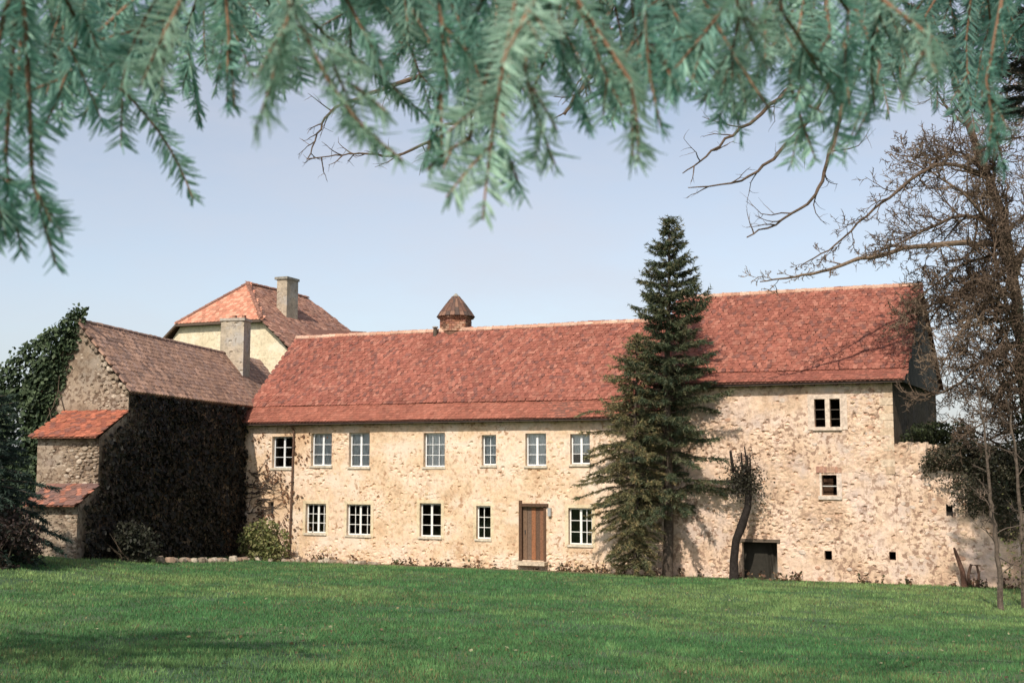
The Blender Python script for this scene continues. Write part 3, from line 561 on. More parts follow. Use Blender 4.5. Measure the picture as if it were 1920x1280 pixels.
panel(mb, [G(0, TG, -.6), G(0, 6, -.6), G(0, 6, ZE), G(0, TG, ZE)]); panel(mb, [G(OL, 6, -.6), G(OL, TG, -.6), G(OL, TG, ZE), G(OL, 6, ZE)]); panel(mb, [G(0, 6, -.6), G(OL, 6, -.6), G(OL, 6, ZE), G(OR, 6, ZR-.1), G(0, 6, ZE)])
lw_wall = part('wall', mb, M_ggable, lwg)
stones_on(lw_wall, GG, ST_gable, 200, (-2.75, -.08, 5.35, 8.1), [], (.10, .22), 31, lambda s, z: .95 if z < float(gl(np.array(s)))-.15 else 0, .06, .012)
mb = MB(); T = .08
V = unit(np.array([*(Q*(OR-.14))[:2], ZR-6.03])); e_ = G(.14, TG-.1, 6.03); up = np.array([*(Q*(OR-.14))[:2], ZR-6.03]); LW_ = 16.1
mb.hexa([e_-[0, 0, T], e_+W*LW_-[0, 0, T], e_+W*LW_+up-[0, 0, T], e_+up-[0, 0, T], e_, e_+W*LW_, e_+W*LW_+up, e_+up], (.07, .045, .035))
e2 = G(OL-.15, TG-.1, 6.0); up2 = G(OR, TG-.1, ZR)-e2; mb.hexa([e2+W*LW_-[0, 0, T], e2-[0, 0, T], e2+up2-[0, 0, T], e2+W*LW_+up2-[0, 0, T], e2+W*LW_, e2, e2+up2, e2+W*LW_+up2], (.07, .045, .035))
lroof = part('roof', mb, M_tile, lwg)
Srf = np.linalg.norm(up)
tile_roof(lroof, e_-V*.04, W, V, LW_, Srf+.04, .21, .20, .07, BROWN, None, lambda u, v: .03*(fbm(u*.4, v*.5, 17, 3)-.5), 300, 61, .7)
ridge_tiles(lroof, G(OR, TG-.12, ZR+.02), G(OR, 3.2, ZR+.02), .10, .36, [(.16, .10, .08), (.2, .13, .1)], 5)
for k in range(17):                        # verge stones along the gable slope
    q = (k+random.uniform(-.35, .35))/17; c = G(OR+(0.0-OR)*(q+.04)-random.uniform(0, .12), TG-.03, ZR-.08+(ZE-ZR)*(q+.04)-random.uniform(0, .06)); piece('verge_stone', random.choice(ST_gable), lw_wall, Matrix.Translation(c) @ Matrix.Rotation(random.uniform(0, 6), 4, 'Z') @ Matrix.Diagonal((random.uniform(.14, .3), .16, random.uniform(.12, .24), 1)))
for k in range(9):
    z = 5.4+k*.09
# stepped buttress in front of the gable
def step(t0, t1, oL, oR, zw0, zt0, zt1, seed, nst, tiles_pal, roofname, rl):
    mb = MB(); gable_front(mb, t1+.28, lambda o: 0*o+zt1-.05, oL, oR, zw0, seed)
    panel(mb, [G(oR, t1+.28, zw0), G(oR, t0, zw0), G(oR, t0, zt0-.1), G(oR, t1+.28, zt1-.02)]); panel(mb, [G(oL, t0, zw0), G(oL, t1+.28, zw0), G(oL, t1+.28, zt1-.02), G(oL, t0, zt0-.1)])
    bw = part('buttress', mb, M_ggable, lwg)
    stones_on(bw, lambda o, t, z: G(o, t1+.28+t, z), ST_gable, nst, (oL+.1, oR-.06, (3.0 if zt1 > 4 else .8), zt1-.2), [], (.10, .24), seed, lambda s, z: .95, .06, .012)
    mb = MB(); rr = oR+.03; ll = oL+rl; T = .05
    mb.hexa([G(ll, t1, zt1-T), G(rr, t1, zt1-T), G(rr, t0, zt0-T), G(ll, t0, zt0-T), G(ll, t1, zt1), G(rr, t1, zt1), G(rr, t0, zt0), G(ll, t0, zt0)], (.2, .08, .05))
    rf = part(roofname, mb, M_tile, lwg); V = unit(W*(t0-t1)+np.array([0, 0, zt0-zt1])); S = math.hypot(t0-t1, zt0-zt1)
    tile_roof(rf, G(ll, t1, zt1)-V*.03, Q, V, rr-ll, S, .18, .17, .018, tiles_pal, None, None, 300, seed, 1.)
step(TG+.0, -11.85, -2.15, -.02, .1, 5.42, 4.50, 81, 140, [(.38, .125, .072), (.42, .15, .085), (.33, .11, .068), (.22, .09, .065), (.39, .13, .075)], 'pent_roof', -.12)
step(-11.57, -12.95, -1.9, -.04, .2, 3.0, 2.38, 83, 110, [(.20, .11, .085), (.24, .125, .095), (.16, .095, .08), (.34, .14, .09)], 'pent_roof', .2)
# wing chimney
ch = thing('wing_chimney', 'broad plastered chimney stack rising from the brown barn roof', 'chimney', G(-1.5, 2.3, 7.2))
mb = MB(); wall_front(mb, lambda o, t, z: G(o, 2.0+t, z), -2.06, -.98, 6.9, 9.9, [], 91, .06, amp=.9)
panel(mb, [G(-.98, 2, 6.9), G(-.98, 2.75, 6.9), G(-.98, 2.75, 9.9), G(-.98, 2, 9.9)]); panel(mb, [G(-2.06, 2.75, 6.9), G(-2.06, 2, 6.9), G(-2.06, 2, 9.9), G(-2.06, 2.75, 9.9)]); panel(mb, [G(-.98, 2.75, 6.9), G(-2.06, 2.75, 6.9), G(-2.06, 2.75, 9.9), G(-.98, 2.75, 9.9)]); panel(mb, [G(-2.06, 2, 9.9), G(-.98, 2, 9.9), G(-.98, 2.75, 9.9), G(-2.06, 2.75, 9.9)])
part('stack', mb, M_chim, ch)
g = MB(); box(g, G, -2.10, -.94, 1.96, 2.8, 9.9, 10.02, (.40, .35, .29)); part('cap_slab', g, M_stone, ch)
for (a, b_) in ((-1.55, -1.42), (-1.12, -.99)):
    g = MB(); box(g, G, a, b_, 2.05, 2.25, 10.02, 10.15, (.30, .15, .1)); part('cap_brick', g, M_stone, ch)
# ================================================================== HOUSE BEHIND
bh = thing('half_hipped_house', 'cream house with half hipped tiled roof rising behind the barn roof', 'house', F(-21.7, 14, -.5))
bL, bR, bf, bb, rz, rs_, rb0, rb1 = -25.6, -17.6, 10., 21.5, 13.5, -21.75, 12.5, 18.6
ez, hz = 9.6, 11.12; hL, hR = -24.5, -19.0
mb = MB(); wall_front(mb, lambda s, b, z: F(s, 10.25+b, z), bL, bR, 4, 9.5, [], 95, .12, amp=.3); panel(mb, [F(bL, 10.25, 9.5), F(bR, 10.25, 9.5), F(hR-.05, 10.25, hz-.12), F(hL+.05, 10.25, hz-.12)])
panel(mb, [F(bR, 10.25, -1), F(bR, 21, -1), F(bR, 21, ez), F(bR, 10.25, ez)]); panel(mb, [F(bL, 21, -1), F(bL, 10.25, -1), F(bL, 10.25, ez), F(bL, 21, ez)]); panel(mb, [F(bR, 21, -1), F(bL, 21, -1), F(bL, 21, ez), F(bR, 21, ez)]); panel(mb, [F(bL, 10.26, -1), F(bR, 10.26, -1), F(bR, 10.26, 4), F(bL, 10.26, 4)])
part('wall', mb, M_cream, bh)
slope = (rz-hz)/(hR-rs_); eo = (rz-ez+.3)/slope; zE = rz-slope*eo
mb = MB(); tn = (.15, .075, .055)
aR = [F(rs_+eo, bf-.1, zE), F(rs_+eo, bb, zE), F(rs_+eo*0+.0, rb1, rz), F(rs_, rb0, rz), F(hR, bf-.1, hz)]; aL = [F(rs_-eo, bb, zE), F(rs_-eo, bf-.1, zE), F(hL, bf-.1, hz), F(rs_, rb0, rz), F(rs_, rb1, rz)]
panel(mb, aR, tn); panel(mb, aL, tn); panel(mb, [F(hL, bf-.1, hz), F(hR, bf-.1, hz), F(rs_, rb0, rz)], tn); panel(mb, [F(rs_+eo, bb, zE), F(rs_-eo, bb, zE), F(rs_, rb1, rz)], tn)
def edge(p, q, w=.14, h=.13, tint=(.10, .07, .05)):
    d = unit(q-p); sd = unit(np.cross(d, [0, 0, 1.])); mb.hexa([p-sd*w/2-[0, 0, h], p+sd*w/2-[0, 0, h], q+sd*w/2-[0, 0, h], q-sd*w/2-[0, 0, h], p-sd*w/2-[0, 0, .005], p+sd*w/2-[0, 0, .005], q+sd*w/2-[0, 0, .005], q-sd*w/2-[0, 0, .005]], tint)
edge(F(hL, bf-.06, hz), F(hR, bf-.06, hz)); edge(F(hR, bf-.06, hz), F(rs_+eo, bf-.06, zE)); edge(F(hL, bf-.06, hz), F(rs_-eo, bf-.06, zE))
broof = part('roof', mb, M_tile, bh)
V = unit(N*(rb0-bf+.1)+np.array([0, 0, rz-hz])); S = math.hypot(rb0-bf+.1, rz-hz); Lh = hR-hL; xm = rs_-hL
tile_roof(broof, F(hL, bf-.12, hz), D, V, Lh, S, .22, .21, .02, [(.50, .22, .14), (.54, .26, .17), (.46, .19, .12), (.58, .30, .2)], lambda u, v: (u > xm*v/S-.02) & (u < Lh-(Lh-xm)*v/S+.02), None, 180, 71, .6)  # hip face tiles brighter orange, sunlight put into their colour
V = unit(-D*eo+np.array([0, 0, rz-zE])); S = math.hypot(eo, rz-zE); Lr = bb-bf+.1; f0 = (rb0-bf+.1); f1 = bb-rb1; vh = S*(hz-zE)/(rz-zE)
tile_roof(broof, F(rs_+eo, bf-.12, zE), N, V, Lr, S, .24, .22, .022, [(.30, .15, .105), (.34, .18, .125), (.25, .125, .09), (.38, .21, .15), (.28, .16, .125)], lambda u, v: (u > f0*np.clip((v-vh)/(S-vh), 0, 1)-.02) & (u < Lr-f1*v/S), lambda u, v: .08*(fbm(u*.5, v*.5, 33, 3)-.5), 200, 73, 1.3)  # right slope tiles browner, half shade put into their colour
hp = [(.22, .11, .08), (.27, .14, .1)]
ridge_tiles(broof, F(rs_, rb0, rz+.02), F(rs_, rb1, rz+.02), .11, .36, hp, 1); ridge_tiles(broof, F(hR, bf-.1, hz+.03), F(rs_, rb0, rz+.03), .10, .36, hp, 2); ridge_tiles(broof, F(hL, bf-.1, hz+.03), F(rs_, rb0, rz+.03), .10, .36, hp, 3)
# lower roof leaning on its right side
mb = MB(); la = [F(-19.2, 13.2, 11.0), F(-17.2, 17.6, 11.2), F(-14.2, 17.6, 9.4), F(-15.6, 12.4, 9.2)]
panel(mb, [la[3], la[2], la[1], la[0]], tn); panel(mb, [la[1], la[2], la[2]-[0, 0, 1.2], la[1]-[0, 0, 2]], tn); panel(mb, [la[3], la[0], la[0]-[0, 0, 2], la[3]-[0, 0, 2.]], tn)
lr = part('side_roof', mb, M_tile, bh); U = unit(la[2]-la[3]); Vv = la[0]-la[3]; Vv = unit(Vv-U*(Vv@U))
tile_roof(lr, la[3]+np.array([0, 0, .02]), U, Vv, np.linalg.norm(la[2]-la[3]), 3.6, .24, .22, .022, [(.30, .17, .12), (.36, .2, .14), (.27, .15, .11)], lambda u, v: u > v*.02, None, 100, 75, 1.2)
bc = thing('tall_chimney', 'tall weathered grey chimney on the half hipped roof', 'chimney', F(-19.9, 13.5, 11))
mb = MB(); wall_front(mb, lambda s, b, z: F(s, 13+b, z), -20.2, -19.55, 10.6, 13.72, [], 97, .08, amp=.7); panel(mb, [F(-19.55, 13, 10.6), F(-19.55, 14.1, 10.6), F(-19.55, 14.1, 13.72), F(-19.55, 13, 13.72)]); panel(mb, [F(-20.2, 14.1, 10.6), F(-20.2, 13, 10.6), F(-20.2, 13, 13.72), F(-20.2, 14.1, 13.72)]); panel(mb, [F(-19.55, 14.1, 10.6), F(-20.2, 14.1, 10.6), F(-20.2, 14.1, 13.72), F(-19.55, 14.1, 13.72)])
part('stack', mb, M_chim, bc); g = MB(); box(g, F, -20.32, -19.5, 12.92, 14.16, 13.72, 13.86, (.26, .24, .2)); part('cap_slab', g, M_stone, bc)
# ================================================================== VEGETATION
def blades(mb, st, dr, ln, K, bl, bw, pal, spread=.7, jit=.03, tintvar=.45, shade=None):
    """K thin tapering blades along every shoot (st, dr*ln)"""
    n = len(st); u = rng.random((n, K)); p = st[:, None]+dr[:, None]*(ln[:, None]*u)[..., None]+rng.normal(0, jit, (n, K, 3))
    d = dr[:, None]+rng.normal(0, spread, (n, K, 3)); d /= np.linalg.norm(d, axis=2)[..., None]+1e-9
    sd = np.cross(d, rng.normal(0, 1, (n, K, 3))); sd /= np.linalg.norm(sd, axis=2)[..., None]+1e-9
    L = bl*(.6+.8*rng.random((n, K, 1))); Wd = bw*(.6+.8*rng.random((n, K, 1)))
    v = np.stack([p-sd*Wd/2, p+sd*Wd/2, p+d*L], 2).reshape(-1, 3); m = n*K
    pal = np.array(pal); c = pal[rng.choice(len(pal), n)][:, None]*(1-tintvar/2+tintvar*rng.random((n, K, 1)))
    mb.add(v, np.arange(3*m).reshape(-1, 3), np.repeat(c.reshape(-1, 3), 3, 0))
def leaves(mb, p, size, pal, nrm=None, flat=0., tintvar=.5):
    """pointed leaf quads at points p"""
    n = len(p); a = rng.normal(0, 1, (n, 3))
    if nrm is not None: a = a*(1-flat)+nrm*flat*2
    a /= np.linalg.norm(a, axis=1)[:, None]+1e-9; b = np.cross(a, rng.normal(0, 1, (n, 3))); b /= np.linalg.norm(b, axis=1)[:, None]+1e-9; c = np.cross(a, b)
    s = size*(.55+.9*rng.random((n, 1)))
    v = np.stack([p-b*s*.5, p+c*s*.36+a*s*.08, p+b*s*.5, p-c*s*.36+a*s*.08], 1).reshape(-1, 3)
    pal = np.array(pal); col = pal[rng.choice(len(pal), n)]*(1-tintvar/2+tintvar*rng.random((n, 1)))
    mb.add(v, np.arange(4*n).reshape(-1, 4), np.repeat(col, 4, 0))
def conifer(name, label, base, H, prof, pal, nb=300, K=12, h0=.12, bl=.11, bw=.03, trunk_r=.16, droop=.35, lean=(0, 0), bark=(.085, .065, .05), group=None, dens=13, barktint=None, up=.25, whorls=0, skip=0., wob=.08):
    base = np.array(base, float); t = thing(name, label, 'tree', base, group)
    zz = np.linspace(-.15, 1, 14); tp = np.stack([base[0]+lean[0]*zz+.04*np.sin(zz*9), base[1]+lean[1]*zz+.03*np.cos(zz*7), base[2]+H*zz], 1)
    mb = MB(); mb.tube(tp, trunk_r*(1.06-zz)**.9+.012, 9, bark); part('trunk', mb, M_bark, t, True)
    wood = MB(); st = []; dr = []; ln = []
    for k in range(nb):
        q = h0+(1-h0)*((k+random.random())/nb)**1.0; q = q if not whorls else h0+(1-h0)*(math.floor((q-h0)/(1-h0)*whorls)+.5+random.gauss(0, .22))/whorls; az = k*2.39996+random.uniform(-.4, .4); L = prof(q, az)*random.uniform(.72, 1.12)
        if L < .06 or random.random() < (skip(q, az) if callable(skip) else skip): continue
        o = np.array([np.interp(q, zz, tp[:, 0]), np.interp(q, zz, tp[:, 1]), np.interp(q, zz, tp[:, 2])]); d = np.array([math.cos(az), math.sin(az), 0]); uu = np.linspace(0, 1, 7)
        rise = up*(q*1.6-.1); pts = o+uu[:, None]*d*L+np.stack([0*uu, 0*uu, L*(rise*uu-droop*(1-q*.75)*uu**2+.06*uu**4)], 1)+np.cumsum(rng.normal(0, wob*L/6, (7, 3)), 0)*np.minimum(uu*3, 1)[:, None]
        wood.tube(pts, .012+.012*L*(1-uu)*.8, 3, bark, False)
        ns = max(3, int(L*dens)); ts_ = np.linspace(.14, 1, ns)+np.random.default_rng(k).normal(0, .02, ns); ts_ = np.clip(ts_, .1, 1)
        c = np.stack([np.interp(ts_, uu, pts[:, j]) for j in range(3)], 1); pr = np.array([-d[1], d[0], 0])
        for sg in (-1, 1):
            dd = d*.75+pr*sg*.8*rng.random((ns, 1))+np.stack([0*ts_, 0*ts_, -.12-.45*rng.random(ns)], 1); dd /= np.linalg.norm(dd, axis=1)[:, None]
            st.append(c); dr.append(dd); ln.append((.16+.34*rng.random(ns))*min(1., .4+L*.35)*(1.15-.6*ts_))
        st.append(c[-1:]); dr.append(unit(pts[-1]-pts[-2])[None]); ln.append(np.array([.25]))
    part('branches', wood, M_bark, t)
    mb = MB(); blades(mb, np.concatenate(st), np.concatenate(dr), np.concatenate(ln), K, bl, bw, pal, .6, .015); part('crown', mb, M_leaf, t, kind=None)
    return t
gz = lambda x, y: float(ground(x, y))
SPR = [(.070, .092, .047), (.092, .110, .056), (.052, .073, .043), (.145, .135, .068), (.105, .112, .057)]
# the tall spruce before the right wing
c = at(1252, 1085, 41.0); sx, sy = c[0], c[1]
def prof_s(q, az):
    L = np.interp(q, [0, .12, .22, .35, .5, .6, .66, .72, .80, .9, .96, 1], [1.2, 2.0, 2.15, 1.95, 1.75, 1.6, .95, 1.4, 1.05, .62, .3, .05]); side = math.cos(az)
    return L*(1+.10*side)*(.55+.75*vn(q*17, az*1.4, 5).item())
conifer('spruce_tree', 'tall dark green spruce with layered boughs before the house front', (sx, sy, gz(sx, sy)), 12.6, prof_s, SPR, 330, 12, .19, .13, .034, .17, .26, (.2, 0), dens=13, whorls=27, skip=lambda q, az: .62 if q < .34 and math.cos(az) > -.3 else (.30 if q < .5 else .15), wob=.16)
# bronze conifer beside it
c = at(1192, 1080, 41.0); BRZ = [(.20, .175, .08), (.15, .145, .068), (.28, .215, .10), (.10, .115, .056), (.17, .16, .074)]
conifer('cypress_tree', 'bronze tinged bushy conifer growing against the left of the spruce', (c[0], c[1], gz(c[0], c[1])), 8.4, lambda q, az: np.interp(q, [0, .1, .3, .55, .8, 1], [.6, .9, 1.5, 1.4, .8, .1])*(1-.25*math.cos(az))*(.55+.8*vn(q*13, az*1.5, 15).item()), BRZ, 210, 12, .04, .10, .028, .10, .5, (.1, 0), dens=13, wob=.22)
# dark conifer at the left, with drooping boughs
DK = [(.022, .040, .030), (.030, .050, .036), (.017, .030, .023), (.05, .08, .055)]
conifer('yew_tree', 'dark green drooping conifer in front of the barn gable', (-14.6, 31.5, gz(-14.6, 31.5)), 4.9, lambda q, az: np.interp(q, [0, .1, .3, .6, .85, 1], [1.9, 2.3, 2.2, 1.7, .9, .15])*(.7+.5*vn(q*9, az*1.2, 25).item()), DK, 230, 11, .04, .13, .035, .14, .5, dens=11)
# a conifer left of the lawn, its shade crosses the grass
conifer('pine_tree', 'wide armed conifer left of the lawn casting a shade band', (-7.6, 8.6, gz(-7.6, 8.6)), 8, lambda q, az: (np.interp(q, [0, .5, .55, .8, .85, 1], [.0, 0, 3.6, 2.6, .5, .1]))*(.10+.9*abs(math.cos(az))**3), DK, 80, 5, .55, .2, .05, .13, .15, dens=9)
# ---- ivy
IVY = [(.045, .070, .030), (.060, .088, .040), (.030, .050, .024), (.085, .115, .055)]
mb = MB(); n = 15000; o = rng.uniform(-5.0, -1.3, n); z = rng.uniform(1.0, 8.9, n)
rb = np.interp(z, [1, 3, 5.4, 6.5, 7.4, 8.3, 8.9], [-2.1, -2.15, -2.75, -2.35, -2.1, -1.75, -1.65])+.35*(fbm(z*1.2, z*0+3, 3)-.5); lb = np.interp(z, [1, 5.5, 6.35, 7.0, 7.6, 8.0, 8.5, 8.75, 8.9], [-5.1, -5.05, -4.75, -4.25, -3.65, -3.0, -2.2, -1.95, -1.8])-.30*(fbm(z*1.7, z*0+9, 4)-.3)
ok = (o < rb+.12*rng.normal(size=n)) & (o > lb); o = o[ok]; z = z[ok]; n = len(o)
dep = -.06-.55*rng.random(n)*(.35+1.1*fbm(o*1.6, z*1.6, 44, 3))*sst(0, .9, np.interp(z, [1, 8.9], [1.6, .5])*0+(rb[ok]-o)+.2)+np.where(o < OL, rng.random(n)*1.6*(-.2), 0)
leaves(mb, C0+o[:, None]*Q+(TG+dep)[:, None]*W+np.stack([0*z, 0*z, z], 1), .17, IVY, -W+np.array([-.3, 0, .5]), .45)
no = 4000; o2 = rng.uniform(-4.9, OR, no); t2 = TG+rng.uniform(-.2, 2.5, no); z2 = np.interp(o2, [-4.9, OL, OR], [5.6, 6.1, 8.25])+.2*rng.random(no)
leaves(mb, C0+o2[:, None]*Q+t2[:, None]*W+np.stack([0*z2, 0*z2, z2], 1), .17, IVY)
ntop = 160; leaves(mb, G(OR-.08, TG-.05, 8.62)+rng.normal(0, 1, (ntop, 3))*[.13, .13, .14], .13, IVY)
ivy = thing('gable_ivy', 'thick green ivy climbing the left side of the barn gable', 'ivy', G(-3.2, TG-.2, .9)); part('leaves', mb, M_leaf, ivy, kind='stuff')
mb = MB()
for k in range(9):
    x = random.uniform(-4.2, -2.6); zz = np.linspace(.7, random.uniform(5, 7), 12); mb.tube([G(x+.35*math.sin(q*1.3+k)+(q-.7)*.08, TG-.05-.02*k, q) for q in zz], np.linspace(.035, .012, 12), 5, (.12, .09, .065))
part('stem', mb, M_bark, ivy)
# dark creeper on the shaded side wall, leaf colour darkened to deepen the shade
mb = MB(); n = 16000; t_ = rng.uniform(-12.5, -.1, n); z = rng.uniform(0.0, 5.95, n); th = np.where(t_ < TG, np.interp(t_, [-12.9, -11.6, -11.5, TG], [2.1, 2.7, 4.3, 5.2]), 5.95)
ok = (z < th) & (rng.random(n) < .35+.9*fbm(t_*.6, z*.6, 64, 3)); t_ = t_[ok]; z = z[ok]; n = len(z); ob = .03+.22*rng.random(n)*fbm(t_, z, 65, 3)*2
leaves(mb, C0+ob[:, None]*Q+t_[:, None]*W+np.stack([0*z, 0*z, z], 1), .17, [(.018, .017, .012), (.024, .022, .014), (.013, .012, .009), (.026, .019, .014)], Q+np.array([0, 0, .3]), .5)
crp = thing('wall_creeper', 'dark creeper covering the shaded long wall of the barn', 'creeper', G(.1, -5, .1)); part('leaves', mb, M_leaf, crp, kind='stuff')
mb = MB()
for k in range(26):
    t0 = random.uniform(-11, -.4); zz = np.linspace(-.2, random.uniform(3, 5.6), 10); x0 = t0; mb.tube([G(.03+.01*math.sin(q*3), x0+.25*math.sin(q*1.1+k)+.05*q*math.cos(k), q) for q in zz], np.linspace(.03, .01, 10), 4, (.06, .047, .036))
part('stem', mb, M_bark, crp)
# bare vines and withered leaves on the front
vine = thing('bare_vine', 'tangled bare vine stems on the shaded corner of the house front', 'vine', F(-12, -.03, -.2)); mb = MB()
for k in range(46):
    s = random.uniform(-12.8, -11.9); z = random.uniform(.0, 3.4); d = random.uniform(-.3, .6); pts = []
    for j in range(9):
        pts.append(F(s, -.035-.02*random.random(), z)); s += .17*math.cos(d); z += .17*math.sin(d); d += random.uniform(-.55, .55)
        s = min(max(s, -12.85), -10.75)
    mb.tube(pts, np.linspace(.022, .007, 9), 4, (.07, .052, .042), False)
part('stem', mb, M_bark, vine)
mb = MB(); n = 900; s = rng.normal(-11.2, .7, n); z = rng.uniform(.2, 4.9, n); ok = (fbm(s*1.3, z*1.3, 12, 3) > .5) & (s > -12.8) & ~((s > UW[0][0]-.1) & (s < UW[0][1]+.1) & (z > UW[0][2]-.1) & (z < UW[0][3]+.1)); s = s[ok]; z = z[ok]
leaves(mb, P0+s[:, None]*D-.06*N+np.stack([0*z, 0*z, z], 1), .10, [(.16, .075, .04), (.11, .065, .04), (.20, .10, .05)], -N, .6); part('withered_leaves', mb, M_leaf, vine, kind='stuff')
# ---- shrubs
def shrub(name, label, c, ell, n, size, pal, stems=14, bark=(.09, .07, .05), cat='shrub', holes=.5, root=None):
    c = np.array(c, float); rc = c if root is None else np.array(root, float); gzv = gz(rc[0], rc[1]); t = thing(name, label, cat, (rc[0], rc[1], gzv))
    mb = MB(); k = n*2; p = rng.normal(0, 1, (k, 3)); p /= np.linalg.norm(p, axis=1)[:, None]; rr = rng.random(k)**.4; p = p*rr[:, None]
    lump = fbm(p[:, 0]*2.2+c[0]+p[:, 2], p[:, 2]*2.2+p[:, 1]*1.4, 7, 3); ok = (lump > holes-.06) | (rr < .55)
    p = p*(.72+.56*lump)[:, None]; p = p[ok][:n]; q = c+p*np.array(ell)
    q[:, 2] = np.maximum(q[:, 2], gzv+.02); leaves(mb, q, size, pal); part('leaves', mb, M_leaf, t, kind='stuff')
    mb = MB()
    for k in range(stems):
        e = c+np.array([random.uniform(-.9, .9)*ell[0], random.uniform(-.8, .8)*ell[1], random.uniform(.1, .95)*ell[2]]); b = np.array([rc[0]+random.uniform(-.25, .25)*ell[0], rc[1]+random.uniform(-.2, .2)*ell[1], gzv-.1]); m_ = (b*.55+e*.45 if root is None else rc*[1, 1, 0]+[0, 0, c[2]+.5])+rng.normal(0, .08, 3)
        mb.tube([b, m_, e], [.028, .018, .006], 5, bark, False)
    part('stem', mb, M_bark, t); return t
c = F(-10.75, -1.55, .5)
shrub('laurel_bush', 'yellow green rounded bush at the foot of the house corner', c, (1.0, .75, .95), 3200, .12, [(.17, .18, .06), (.22, .22, .08), (.11, .135, .045), (.27, .25, .11)])
shrub('dark_bush', 'dark reddish brown bush at the edge of the lawn before the barn', (-13.3, 30.6, gz(-13.3, 30.6)+.6), (1.15, .8, .95), 3000, .10, [(.030, .022, .018), (.045, .028, .022), (.022, .024, .017), (.06, .035, .028)])
shrub('shade_shrub', 'low dark shrub beside the foot of the stone buttress', G(.8, -10.9, .9), (.9, .6, .9), 1500, .12, [(.030, .034, .020), (.04, .04, .024), (.022, .022, .015)])
THK = [(.055, .055, .030), (.075, .066, .038), (.038, .040, .024), (.095, .078, .048)]
shrub('bramble_thicket', 'dark ivy and bramble thicket spilling over the broken wall', F(16.5, .1, 2.75), (1.75, .8, 1.5), 15000, .085, THK, 120, root=F(16.6, 1.6, 0))
shrub('ivy_mound', 'dark brown mound of dry ivy on the sloping top of the broken wall', F(15.1, .2, 3.6), (1.5, .7, .75), 7000, .085, THK, 50, root=F(15.3, 1.5, 0))
shrub('wall_top_ivy', 'green ivy clump growing on the broken wall beside the granary corner', F(14.3, .9, 4.45), (1.25, .6, .6), 3000, .10, [(.045, .06, .024), (.06, .075, .03), (.035, .045, .02)], 14)
shrub('hedge_bush', 'tall dark bushy growth behind the low end of the broken wall', F(18.6, 1.4, 3.6), (2.1, 1.2, 3.1), 16000, .10, [(.05, .06, .028), (.065, .07, .034), (.035, .04, .022), (.08, .075, .045)], 140)
# withered plants along the foot of the front
mb = MB(); n = 2600; s = rng.uniform(-10.5, 16.5, n); w_ = fbm(s*2.3, s*0, 5, 3); b_ = -.05-.55*rng.random(n)**1.5; ok = w_ > .46; s = s[ok]; b_ = b_[ok]; p = P0+s[:, None]*D+b_[:, None]*N; p[:, 2] = ground(p[:, 0], p[:, 1])+.02+.30*rng.random(len(s))**2
leaves(mb, p, .11, [(.16, .085, .05), (.10, .06, .038), (.20, .13, .07), (.07, .075, .03), (.06, .04, .028)]); solo('withered_plants', mb, M_leaf, (0, 0, 0), 'withered brown plants and fallen leaves along the foot of the front', 'plants', kind='stuff')
mb = MB(); n = 900; yy = 10+27*rng.random(n)**1.3; xx = (rng.random(n)*2-1)*(.46*yy+1); ok = fbm(xx*.5, yy*.5, 78, 3) > .46; xx = xx[ok]; yy = yy[ok]
leaves(mb, np.stack([xx, yy, ground(xx, yy)+.035], 1), .055, [(.20, .12, .06), (.26, .19, .09), (.14, .09, .05), (.30, .28, .16)], np.array([0, 0, 1.]), .5); solo('fallen_leaves', mb, M_leaf, (0, 0, 0), 'small brown and straw coloured leaves scattered over the lawn', 'leaves', kind='stuff')
mb = MB(); x, y = at(1822, 1276, 12.3)[:2]; a = np.linspace(0, 2*PI, 14)[:-1]; v = [(x, y, gz(x, y)+.12)]+[(x+math.cos(q)*.10*random.uniform(.8, 1.1), y+math.sin(q)*.10, gz(x, y)+.075) for q in a]+[(x+math.cos(q)*.2*random.uniform(.8, 1.2), y+math.sin(q)*.2, gz(x, y)-.01) for q in a]
mb.add(v, [(0, 1+k, 1+(k+1) % 13) for k in range(13)]+[(1+k, 14+k, 14+(k+1) % 13, 1+(k+1) % 13) for k in range(13)]); solo('molehill', mb, M_earth, (x, y, gz(x, y)), 'small brown molehill in the near lawn grass', 'molehill')
# loose stones
def stone_row(name, label, pts, step_, size, seed):
    r = random.Random(seed); pts = np.array(pts, float); c = pts[0]; t = thing(name, label, 'stones', (c[0], c[1], gz(c[0], c[1])))
    for a, b in zip(pts[:-1], pts[1:]):
        L = np.linalg.norm((b-a)[:2]); q = 0
        while q < L:
            sx = r.uniform(*size); p = a+(b-a)*(q/L)+np.array([r.uniform(-.12, .12), r.uniform(-.22, .22), 0]); z = gz(p[0], p[1])
            piece('stone', r.choice(ST_loose), t, Matrix.Translation((p[0], p[1], z+.03)) @ Matrix.Rotation(r.uniform(0, 6.28), 4, 'Z') @ Matrix.Rotation(r.uniform(-.3, .3), 4, 'X') @ Matrix.Diagonal((sx, sx*r.uniform(.6, .9), sx*r.uniform(.5, .95), 1))); q += sx*step_
stone_row('bed_edging', 'row of rough stones edging the bed before the dark barn wall', [G(1.0, -9.3, 0), G(1.5, -6.5, 0), G(1.4, -3.2, 0)], .62, (.2, .42), 2)
stone_row('stone_edging', 'scattered pale stones edging the bed along the house front', [F(-11.2, -2.3, 0), F(-9.3, -1.1, 0), F(-6, -.55, 0)], .6, (.16, .36), 5)
